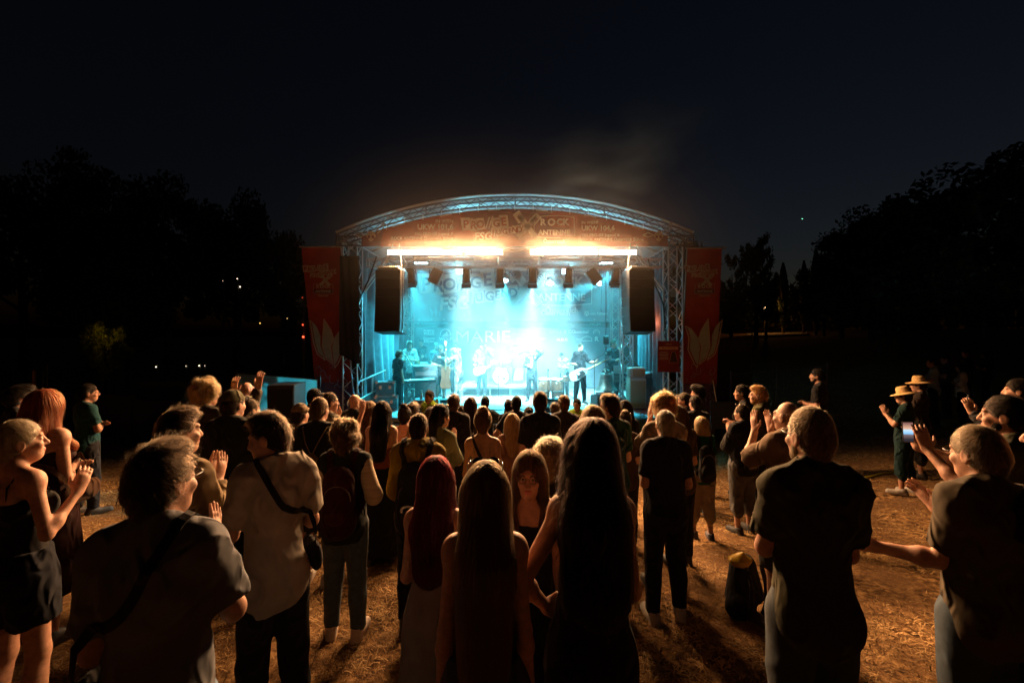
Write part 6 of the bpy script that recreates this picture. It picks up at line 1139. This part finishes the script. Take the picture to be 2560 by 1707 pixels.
def smoke():
    def vol(key, den, aniso, col, noise=None):
        m = bpy.data.materials.new(key); m.use_nodes = True; nt = m.node_tree; nt.nodes.remove(nt.nodes['Principled BSDF']); v = nt.nodes.new('ShaderNodeVolumePrincipled'); v.inputs['Color'].default_value = (*col, 1); v.inputs['Density'].default_value = den; v.inputs['Anisotropy'].default_value = aniso
        nt.links.new(v.outputs[0], nt.nodes['Material Output'].inputs['Volume'])
        if noise is not None:
            L = nt.links.new; tc = nt.nodes.new('ShaderNodeTexCoord'); n = nt.nodes.new('ShaderNodeTexNoise'); n.inputs['Scale'].default_value = noise or 1; n.inputs['Detail'].default_value = 4; n.inputs['Distortion'].default_value = .6; L(tc.outputs['Object'], n.inputs[0])
            r = nt.nodes.new('ShaderNodeMapRange'); r.inputs[1].default_value = .42 if noise else -1; r.inputs[2].default_value = .72 if noise else -.5; r.inputs[4].default_value = den; L(n.outputs['Fac'], r.inputs[0])
            g = nt.nodes.new('ShaderNodeVectorMath'); g.operation = 'LENGTH'; L(tc.outputs['Object'], g.inputs[0]); f = nt.nodes.new('ShaderNodeMapRange'); f.inputs[1].default_value = 1; f.inputs[2].default_value = .1; f.interpolation_type = 'SMOOTHERSTEP'; L(g.outputs['Value'], f.inputs[0])
            mu = nt.nodes.new('ShaderNodeMath'); mu.operation = 'MULTIPLY'; L(r.outputs[0], mu.inputs[0]); L(f.outputs[0], mu.inputs[1]); L(mu.outputs[0], v.inputs['Density'])
        return m
    MB().box((XS, 13.32, 2.35), (8.0, 5.5, 5.0), b=.3).build('stage_smoke', vol('stage_smoke', D_SMOKE, .25, (.9, .95, 1)), kind='stuff')
    ball = lambda: MB().lathe([(1*math.sin(t), -math.cos(t)) for t in np.linspace(.001, 3.14, 14)], n=24)
    o = ball().build('front_halo_smoke', vol('front_halo_smoke', D_FRONT, .0, (1, .95, .9), 0), kind='stuff'); o.location = (XS, 10.0, 4.15); o.scale = (4.6, 1.0, 1.5)  # smoke shaped round the bars for their halo, partly in place of lens bloom
    o = ball().build('lamp_halo', vol('lamp_halo', D_LAMP, .0, (1, .95, .9), 0), kind='stuff'); o.location = (XS, 10.05, 4.1); o.scale = (4.2, .5, .46)  # added tight volume that gives the bars a glow like lens bloom
    o = ball().build('thin_smoke', vol('thin_smoke', .003, .2, (1, .95, .9), 0), kind='stuff'); o.location = (.4, 10.2, 4.0); o.scale = (8.5, 3.0, 4.2)
    o = ball().build('centre_smoke', vol('centre_smoke', D_CENTRE, .2, (.9, .96, 1), 0), kind='stuff'); o.location = (.0, 13.5, 1.6); o.scale = (3.8, 2.7, 3.3)
    s = MB().lathe([(1*math.sin(t), -math.cos(t)) for t in np.linspace(.001, 3.14, 14)], n=24); o = s.build('smoke_plume', vol('smoke_plume', D_PLUME, .2, (.45, .68, .9), 1.6), kind='stuff'); o.location = (2.9, 10.3, 6.3); o.scale = (4.6, 1.8, 1.75); o.rotation_euler = (0, R(-18), 0)
D_SMOKE, D_FRONT, D_PLUME, D_CENTRE, D_LAMP = .018, .007, .20, .08, .10
# ------------------------------------------------------------------ the audience
BK = (.016, .016, .018); NV = (.02, .025, .04); BR = (.035, .02, .011); DB = (.012, .008, .006); BL = (.42, .27, .12); LB = (.20, .11, .045); GN = (.05, .10, .06); BE = (.42, .33, .24)
def crowd():
    P = person
    # nearest people
    w = P('man in heather grey T-shirt with dark quiff and glasses clapping close by', 398, 1082, 1.27, 8, 'm', 'quiff', BR, ('tee', (.25, .27, .31)), ('jeans', (.10, .16, .26)), ('front', 'clap'), head=(-14, 0, 0), glasses=True, strands=4200, fat=.92)
    crossbag('black sling strap crossing the heather grey T-shirt', w, BK, -1, 1.0)
    w = P('woman with short bleached hair in bare-backed top and dark shorts', 47, 1044, 2.2, -8, 'f', 'short', (.55, .44, .28), ('strappy', BK), ('cut', NV), (((.08, -.05, -.28), (-.08, .10, .2), (-.2, .3, .9), (-.8, .5, 0)), ((.10, .0, -.28), (-.05, .20, .16), (-.2, .5, .8), (-.8, .5, 0))), head=(-24, 5, 0))
    P('woman with long copper red hair in dark patterned dress', 108, 970, 3.0, 5, 'f', 'long', (.30, .06, .015), ('dress', (.05, .018, .018)), ('skirt', (.06, .02, .02), .35), 'front', L=.30, hw=.10)
    crossbag('brown leather handbag hanging from the shoulder of the copper haired woman', (lambda q: q)(PEOPLE[-1]), (.10, .045, .02), 1, 1.02, 'handbag', .13, .06)
    P('man with glasses and teal T-shirt seen in profile at the dark lawn edge', 217, 958, 5.5, -25, 'm', 'short', DB, ('tee', (.02, .09, .10)), ('long', BK), 'cross', head=(-15, 0, 0), glasses=True, tone=2)
    P('man with untidy dark hair half hidden behind the copper haired woman', 44, 960, 4.4, -30, 'm', 'mop', DB, ('jacket', BK), ('long', BK), 'front')
    P('man with brown quiff in tan jacket clapping hands before his chest', 442, 1007, 2.2, -8, 'm', 'quiff', BR, ('shirt', (.30, .21, .11), .9), ('long', NV), ('clap', 'clap'), head=(-18, 0, 0))
    w = P('young man in white polo shirt looking down sideways at his drink', 686, 1014, 2.15, 42, 'm', 'quiff', BR, ('polo', (.68, .62, .54)), ('long', BK), (((.05, .10, -.27), (-.08, .22, .06), (-.1, .9, .3), (-1, .1, 0)), ((.06, .04, -.28), (-.12, .22, .05), (-.3, .9, .2), (-1, .1, 0))), head=(52, -12, 0), fat=.88)
    crossbag('black belt bag on the hip of the man in white polo shirt', w, BK, 1, .98); inhand(w, 1, lambda p: cup('translucent plastic cup held by the man in white polo shirt', p+Vector((-.02, 0, .03)), .4, 8))
    P('man in flat olive cap and dark jacket with bare calves', 580, 972, 3.7, 5, 'm', 'crew', BR, ('jacket', (.02, .025, .025)), ('capri', NV), 'front', hat=('cap', (.16, .15, .08), 1), head=(-12, 0, 0), shoes=(.2, .14, .1))
    P('man with bright curly blond hair waving both hands above his head', 512, 936, 4.3, -5, 'm', 'curly', (.62, .42, .17), ('jacket', (.13, .11, .08)), ('long', BK), (((-.06, .28, -.02), (-.15, .08, .23), (-.1, 0, 1), (0, 1, 0)), ((.16, .22, .0), (.06, .05, .25), (.1, 0, 1), (0, 1, 0))), head=(-17, 0, 0))
    P('man with short dark hair between the cap wearer and the polo shirt', 621, 993, 4.3, -5, 'm', 'crew', BR, ('tee', NV), ('long', BK), 'front', head=(-13, 0, 0))
    P('bald man in profile before the teal tarpaulin', 616, 955, 7.0, -40, 'm', 'bald', (.15, .12, .1), ('shirt', BK), ('long', BK), 'cross')
    P('man in tan baseball cap and light shirt', 749, 1006, 4.5, 0, 'm', 'crew', BR, ('shirt', (.30, .24, .17)), ('shorts', (.3, .25, .2)), 'front', hat=('cap', (.36, .25, .15), 1), head=(-8, 0, 0), shoes=(.6, .55, .5))
    w = P('man with cropped brown hair wearing a drawstring bag on black T-shirt', 797, 990, 4.1, 3, 'm', 'crew', (.10, .055, .025), ('tee', BK), ('shorts', BK), 'front', head=(-8, 0, 0), shoes=(.6, .55, .5))
    root, b, wp, sc, J = w; o = thing('drawstring_bag', 'tan drawstring bag worn on the black T-shirt', 'bag', root.location, root.rotation_euler.z, 'bags and packs'); s = Sh(); s.cone((0, -.20, .98), (0, -.18, 1.16), .135, .09, .03, (vec(0, 1, 0), 2.2)); s.cone((0, -.18, 1.16), (0, -.175, 1.24), .07, .03, .03, (vec(0, 1, 0), 1.5)); F, ax = s.field(.011); V, Q = nets(folds(F, ax, .004, 3), ax); obj('sack', npmesh('sack', wp(V), Q), cloth((.28, .19, .11)), o)
    for x in (-1, 1): MB().tube(wp(np.array([(0, -.18, 1.24), (x*.06, -.172, 1.36), (x*.12, -.10, 1.49), (x*.13, .0, 1.50), (x*.15, .11, 1.38), (x*.17, .05, 1.2)])), .006, 6).build('cord', cloth((.36, .27, .18)), o)
    P('man in profile raising a fist to his mouth behind the drawstring bag', 822, 978, 5.3, -35, 'm', 'crew', BR, ('shirt', (.22, .20, .15), .5), ('long', BK), ('mouth', (((.1, .16, -.12), (-.02, .12, .22), (-.1, .2, .9), (-.8, .3, 0)))), head=(-8, 0, 0), hand=True)
    P('man in black baseball cap turned towards the loudspeaker', 785, 970, 6.5, -65, 'm', 'short', DB, ('tee', BK), ('long', BK), 'cross', hat=('cap', (.05, .05, .045), 1))
    P('stocky bald man in dark shirt below the truss tower', 886, 985, 6.2, -22, 'm', 'bald', (.12, .07, .04), ('shirt', BK), ('long', BK), 'cross', fat=1.1, head=(-18, 0, 0))
    w = P('person with bushy curly hair in dark vest with striped sleeves and jeans', 863, 1040, 3.2, 8, 'm', 'curly', (.09, .045, .018), ('vest', (.03, .045, .05)), ('jeans', (.05, .08, .10)), (((.08, .0, -.28), (-.10, .2, .08), (-.5, .8, .2), (-.6, -.6, 0)), ((.10, -.02, -.28), (-.06, .22, .05), (-.4, .8, .2), (-.6, -.6, 0))), shoes=(.5, .42, .36), stance=.035)
    s = Sh(); w[1].sleeve(s, .62, .020, .012); V, Q = nets(*s.field(.014)); obj('sleeves', npmesh('sleeves', w[2](V), Q), mat('striped_knit', (.40, .32, .22), .85, .25, 6, stretch=(1, 1, 12)), w[0]); backpack('dark red backpack of the person with bushy curly hair', w, (.06, .012, .012), (.09, .02, .02), 1.20, 1.1)
    P('woman with long straight dark hair, bare back and black skirt', 955, 1000, 4.6, 0, 'f', 'long', DB, ('bare', (.45, .13, .06)), ('skirt', BK, .12), 'front', L=.42, hw=.10)
    P('woman with wavy auburn hair beside the straight haired woman', 922, 1000, 5.6, -5, 'f', 'wavy', (.12, .055, .02), ('tee', (.05, .05, .05)), ('long', BK), 'front', L=.28, hw=.12)
    P('woman with pinned-up dark hair in beige strap top', 1012, 1005, 5.2, -8, 'f', 'bun', DB, ('tank', (.36, .32, .20)), ('long', NV), 'front')
    P('person with tousled brown hair just past the pinned-up hair', 1030, 1004, 6.2, -14, 'm', 'mop', BR, ('tee', BK), ('long', BK), 'cross')
    P('person with brown waves hidden among heads near the flight case', 1078, 1015, 6.6, 0, 'f', 'wavy', BR, ('tee', (.04, .03, .03)), ('long', BK), 'front', L=.25)
    w = P('boy in yellow hooded sweatshirt with cropped dark hair', 1046, 1030, 3.3, 2, 'm', 'crew', (.03, .018, .01), ('hoodie', (.42, .29, .015)), ('long', NV), 'front'); backpack('black backpack with pale emblem over the yellow sweatshirt', w, BK, (.03, .03, .03), 1.16, 1.15)
    o = bpy.data.objects['backpack.001'] if 'backpack.001' in bpy.data.objects else None
    if o: MB().tube(w[2](np.array([(-.02+.05*math.cos(t), -.352, 1.10+.03*math.sin(t)) for t in np.linspace(-.5, 3.6, 12)])), .009, 6).build('emblem', mat('emblem_white', (.5, .48, .45), .6), o)
    P('woman in pale green blouse with sunglasses pushed up on tied dark hair', 1099, 1010, 4.2, -24, 'f', 'pony', DB, ('blouse', (.26, .30, .16), .5), ('long', (.3, .28, .2)), 'clap', head=(-12, 0, 0), hat=('shades',), L=.2)
    P('man in black jacket with short hair standing tall before the stage', 1134, 983, 5.6, 0, 'm', 'short', (.06, .03, .015), ('jacket', BK), ('long', BK), 'cross')
    P('girl with smooth shoulder length brown hair near the stage edge', 1177, 991, 6.4, 0, 'f', 'long', (.05, .025, .012), ('tee', (.10, .08, .07)), ('long', BK), 'front', L=.26, hw=.09)
    P('small child whose head shows beside the man in black jacket', 1153, 1012, 7.0, 0, 'f', 'short', BR, ('tee', (.06, .05, .05)), ('long', BK), 'front')
    P('person in dark cap pointing a finger up at the stage', 1213, 989, 7.6, -10, 'm', 'short', DB, ('sweat', (.05, .09, .10)), ('long', BK), ('down', 'point'), hat=('cap', (.04, .08, .09), 1), hand=True)
    w = P('woman with hair bun and bare shoulders in white strap top', 1207, 1009, 3.9, 0, 'f', 'bun', (.20, .10, .045), ('strappy', (.50, .42, .33)), ('long', (.04, .04, .05)), 'front'); crossbag('tiny black bag on a thin cord across the bare back', w, BK, 1, .96)
    P('blond girl with long straight hair in peach shirt', 1281, 1031, 4.8, 3, 'f', 'long', (.50, .30, .13), ('tee', (.45, .22, .15)), ('long', (.2, .15, .12)), 'front', L=.3, hw=.085)
    P('man with shaved head in black T-shirt and light arms', 1291, 987, 6.3, -6, 'm', 'crew', DB, ('tee', BK), ('long', BK), 'hip')
    P('woman with dark hair hidden beside the shaved man', 1272, 997, 7.2, 10, 'f', 'short', DB, ('tee', BK), ('long', BK), 'front')
    P('broad man with shaved neck in black T-shirt before the singer', 1350, 974, 4.6, 0, 'm', 'crew', (.035, .02, .012), ('tee', BK), ('long', BK), ('front', 'clap'), fat=1.1)
    P('small dark figure crouching among heads before the singer, hands raised', 1322, 1015, 6.8, 0, 'm', 'short', DB, ('jacket', BK), ('long', BK), 'phone')
    P('man with tousled brown hair in grey T-shirt', 1410, 985, 5.8, 0, 'm', 'short', (.10, .05, .02), ('tee', (.06, .055, .05)), ('long', BK), 'cross')
    P('short person with flat light hair between two taller men', 1386, 1004, 7.0, 0, 'm', 'short', (.14, .10, .07), ('tee', BK), ('long', BK), 'front')
    HV = (.42, .62, .04)
    for px, yt, d, lb, hc in ((1443, 995, 8.6, 'steward in bright lime vest facing the crowd before the guitarist', DB), (1074, 974, 8.8, 'steward in lime vest standing before the keyboard', BR)): P(lb, px, yt, d, 150, 'm', 'short', hc, ('vest', HV), ('long', BK), 'cross', tone=2)
    P('woman with big frizzy brown hair seen from behind', 1484, 1009, 3.7, 4, 'f', 'wavy', (.22, .12, .05), ('tee', (.10, .05, .03)), ('long', BK), 'front', L=.26, hw=.14)
    P('bearded man with swept dark hair in bottle green T-shirt', 1527, 979, 4.2, 20, 'm', 'quiff', BR, ('tee', (.015, .07, .045)), ('long', BK), 'front', head=(27, 0, 0), beard=DB, fat=1.05)
    P('woman with long dark hair behind the bearded man', 1563, 998, 5.7, 0, 'f', 'long', DB, ('tee', BK), ('long', BK), 'front', L=.3)
    P('woman with clip in pinned brown hair beside the covered speaker', 1562, 1020, 4.9, 0, 'f', 'bun', BR, ('tee', (.09, .05, .035)), ('long', BK), 'front', hat=('shades',))
    P('person with bright ginger curls in loose cream shirt clapping high', 1661, 973, 3.9, -4, 'f', 'curly', (.42, .15, .03), ('blouse', (.48, .38, .27), .5), ('long', (.25, .2, .15)), ('claphigh', 'clap'))
    P('woman with long brown hair next to the ginger curls', 1697, 1010, 4.5, 0, 'f', 'long', (.08, .04, .015), ('tee', (.1, .07, .05)), ('long', BK), 'front', L=.36)
    P('man with grey-blond crew cut in black shirt and black trousers', 1664, 1022, 3.45, -3, 'm', 'crew', (.42, .33, .22), ('shirt', BK), ('long', BK), 'front', shoes=(.35, .33, .3), fat=1.04, stance=.05)
    P('man with dark hair turned sideways beyond the ginger curls', 1713, 980, 6.9, 55, 'm', 'short', BR, ('shirt', (.05, .05, .06)), ('long', BK), 'cross')
    P('man with cropped dark hair and red lit ear in black shirt', 1739, 986, 6.4, 6, 'm', 'crew', DB, ('shirt', BK), ('long', BK), 'cross')
    P('dark figure with curly hair standing beneath the red flower banner', 1748, 958, 7.4, 60, 'm', 'mop', DB, ('jacket', BK), ('long', BK), 'down')
    P('man with short hair partly hidden before the banner foot', 1700, 985, 7.0, 40, 'm', 'short', BR, ('shirt', (.3, .3, .3)), ('long', BK), 'down')
    w = P('woman with blond bob in green T-shirt and white shorts', 1754, 1040, 5.3, -3, 'f', 'bob', (.62, .42, .18), ('tee', (.02, .16, .06)), ('capri', (.52, .42, .32)), 'front', shoes=(.06, .06, .07)); backpack('black daypack over the green T-shirt', w, BK, None, 1.16, .95)
    P('stocky man in black hooded top and cut denim clapping, shades on his hair', 1857, 1009, 5.5, 8, 'm', 'short', BR, ('sweat', BK), ('capri', (.20, .20, .20)), ('clap', 'clap'), hat=('shades',), fat=1.08, head=(17, 0, 0))
    P('man with ginger-blond hair in olive jacket looking aside', 1899, 956, 6.0, 52, 'm', 'quiff', (.55, .27, .08), ('jacket', (.10, .09, .025)), ('long', BK), 'cross', beard=(.4, .2, .08), glasses=True)
    P('woman in dark top watching in profile behind the ginger-blond man', 1857, 960, 7.0, 58, 'f', 'short', DB, ('tee', BK), ('long', BK), 'front')
    P('balding man with glasses in beige shirt holding both hands up before his face', 1973, 1003, 3.2, 5, 'm', 'bald', (.25, .18, .12), ('baggy', (.34, .23, .15)), ('shorts', (.1, .09, .08)), ('claphigh', 'claphigh'), glasses=True, head=(14, 0, 0))
    P('tall man with cropped grey hair and beard in olive T-shirt', 2030, 1010, 1.76, -10, 'm', 'crew', (.20, .13, .07), ('tee', (.07, .066, .028)), ('jeans', (.015, .03, .045)), ('cross', 'cross'), head=(14, 0, 0), beard=(.30, .22, .14), glasses=True, fat=.92, strands=4200)
    P('security man in black T-shirt with white emblem standing alone', 2046, 920, 7.7, 44, 'm', 'short', DB, ('tee', BK), ('long', BK), 'front', beard=DB)
    P('man in straw hat and dark green shirt clapping in profile', 2262, 972, 6.4, 38, 'm', 'short', BR, ('shirt', (.015, .05, .05)), ('capri', (.015, .05, .055)), ('clap', 'clap'), hat=('straw', -16), shoes=(.3, .28, .25), fat=1.05)
    P('second straw hat wearer standing just behind the clapping man', 2299, 945, 6.9, 38, 'm', 'short', BR, ('shirt', (.05, .035, .03)), ('capri', BK), ('clap', 'clap'), hat=('straw', -6), glasses=True)
    for px, yt, d, sx, hr, top, lb in ((2332, 893, 9.6, 'f', 'short', ('tee', (.6, .78, .85)), 'woman in pale blue top on the dark slope'), (2366, 886, 10.2, 'm', 'short', ('tee', (.12, .12, .14)), 'man in dark top behind the pale blue top'), (2404, 912, 9.3, 'f', 'long', ('blouse', (.8, .78, .76), .5), 'woman in light grey blouse on the dark slope'),
        (2418, 872, 11.0, 'm', 'short', ('tee', BK), 'dim man high on the slope behind the grey blouse'), (2464, 876, 11.0, 'f', 'long', ('tee', BK), 'dim woman high on the slope near the trees')): P(lb, px, yt, d, 48, sx, hr, BR, top, ('long', BK), 'cross')
    w = P('bearded man holding up a lit phone to film the stage', 2522, 984, 2.6, 30, 'm', 'short', DB, ('tee', (.10, .10, .05)), ('long', BK), ('phone', (((.02, .24, -.16), (-.04, .25, .07), (-.05, .3, .95), (-.9, .3, 0)))), beard=DB, tone=2)
    m = bpy.data.materials.new('phone_picture'); m.use_nodes = True; nt = m.node_tree; b = nt.nodes['Principled BSDF']; tc = nt.nodes.new('ShaderNodeTexCoord'); sx = nt.nodes.new('ShaderNodeSeparateXYZ'); rp = nt.nodes.new('ShaderNodeValToRGB'); nt.links.new(tc.outputs['Generated'], sx.inputs[0]); nt.links.new(sx.outputs['Z'], rp.inputs[0]); e = rp.color_ramp.elements
    e[0].position = .12; e[0].color = (.02, .02, .03, 1); e[1].position = .95; e[1].color = (.25, .12, .10, 1)
    for p_, c in ((.35, (.20, .14, .14)), (.42, (.25, .6, 1)), (.6, (.6, .85, 1)), (.68, (.8, .45, .3))): k = e.new(p_); k.color = (*c, 1)
    nt.links.new(rp.outputs[0], b.inputs['Emission Color']); b.inputs['Emission Strength'].default_value = 1.0; b.inputs['Base Color'].default_value = (.01, .01, .01, 1)
    inhand(w, 1, lambda p: phone('lit phone filming the stage in the raised hand of the bearded man', p+Vector((0, 0, .03)), R(-6), m, -4))
    w = P('far visitor raising a phone on the dark slope', 2551, 945, 4.6, 35, 'f', 'short', DB, ('jacket', BK), ('long', BK), ('phone', 'phone')); inhand(w, 1, lambda p: phone('dark phone raised by the far visitor', p+Vector((0, 0, .05)), R(40)))
    w = P('elderly man with thin combed hair in khaki shirt swinging his arm', 2458, 1060, 1.8, -5, 'm', 'short', (.26, .18, .10), ('shirt', (.15, .12, .08)), ('jeans', (.03, .055, .085)), (((.0, .06, -.28), (.20, .17, -.02), (.8, .6, -.05), (-.4, .6, 0)), ((.06, .16, -.24), (-.18, .15, .1), (-.3, .6, .7), (-1, 0, 0))), head=(8, -6, 0), glasses=True, fat=.92, strands=4200)
    p = at(2392, 1.9, 1245); cup('empty white plastic cup in front of the elderly man', p, .3, -6, (.6, .58, .55))
    P('clapping visitor mostly cut off beside the elderly man', 2665, 1010, 1.7, 20, 'm', 'short', DB, ('tee', BK), ('long', BK), ('clap', 'clap'))
    P('girl with long dark red hair in white dress seen from behind', 1090, 1135, 1.95, -4, 'f', 'long', (.075, .004, .005), ('dress', (.42, .36, .32)), ('skirt', (.42, .36, .32), .10), 'front', L=.38, hw=.115, strands=4200)
    P('woman with waist length light brown hair and sunglasses in her hair', 1213, 1147, 1.48, 2, 'f', 'long', (.16, .085, .035), ('tank', (.035, .022, .018)), ('jeans', (.03, .035, .05)), 'down', hat=('shades',), L=.56, hw=.12, strands=5200)
    P('woman with round glasses turning back to face the camera', 1324, 1120, 2.05, 172, 'f', 'long', (.13, .065, .028), ('strappy', BK), ('skirt', BK, .4), 'down', glasses=True, L=.34, hw=.10, strands=4200)
    P('woman with big mass of long black hair and bare shoulders', 1478, 1038, 1.58, -3, 'f', 'wavy', (.010, .006, .005), ('strappy', BK), ('skirt', BK, .3), ('hip', 'front'), L=.42, hw=.128, strands=5600)
    P('person with light curly hair hidden by the mass of black hair', 1372, 1086, 2.7, 0, 'f', 'curly', (.40, .27, .13), ('tee', (.05, .04, .03)), ('long', BK), 'front')
    p = at(1862, 3.55); o = thing('backpack', 'black backpack with yellow lid standing on the dry grass', 'backpack', p, .3, 'bags and packs'); s = Sh(); s.cone((0, 0, .13), (0, .02, .36), .17, .12, .03, (vec(0, 1, 0), 1.3), cap=2); s.ell((-.11, -.06, .10), (.13, .10, .10), .03); s.cut((0, 0, .0), (0, 0, -1)); F, ax = s.field(.011); V, Q = nets(folds(F, ax, .006, 2), ax); obj('pack', npmesh('pack', V, Q), cloth(BK), o)
    s = Sh(); s.ell((-.04, .01, .445), (.10, .07, .022), .02); s.cone((-.10, 0, .44), (-.03, 0, .475), .03, .02, .02); F, ax = s.field(.009); V, Q = nets(folds(F, ax, .016, 4, 1, True), ax); obj('yellow_lid', npmesh('yellow_lid', V, Q), mat('shiny_yellow', (.28, .18, .012), .3, .1, 10, .3), o)
    for x in (-.08, .07): MB().tube([(x, -.10, .44), (x-.06, -.20, .34), (x-.08, -.22, .2), (x-.03, -.14, .05)], .018, 6).build('strap', cloth((.05, .04, .03)), o)
PEOPLE = []
_person = person
def person(*a, **k):
    r = _person(*a, **k); PEOPLE.append(r); return r
surroundings(); beside(); stage(); rigging(); gear(); band(); crowd(); smoke()
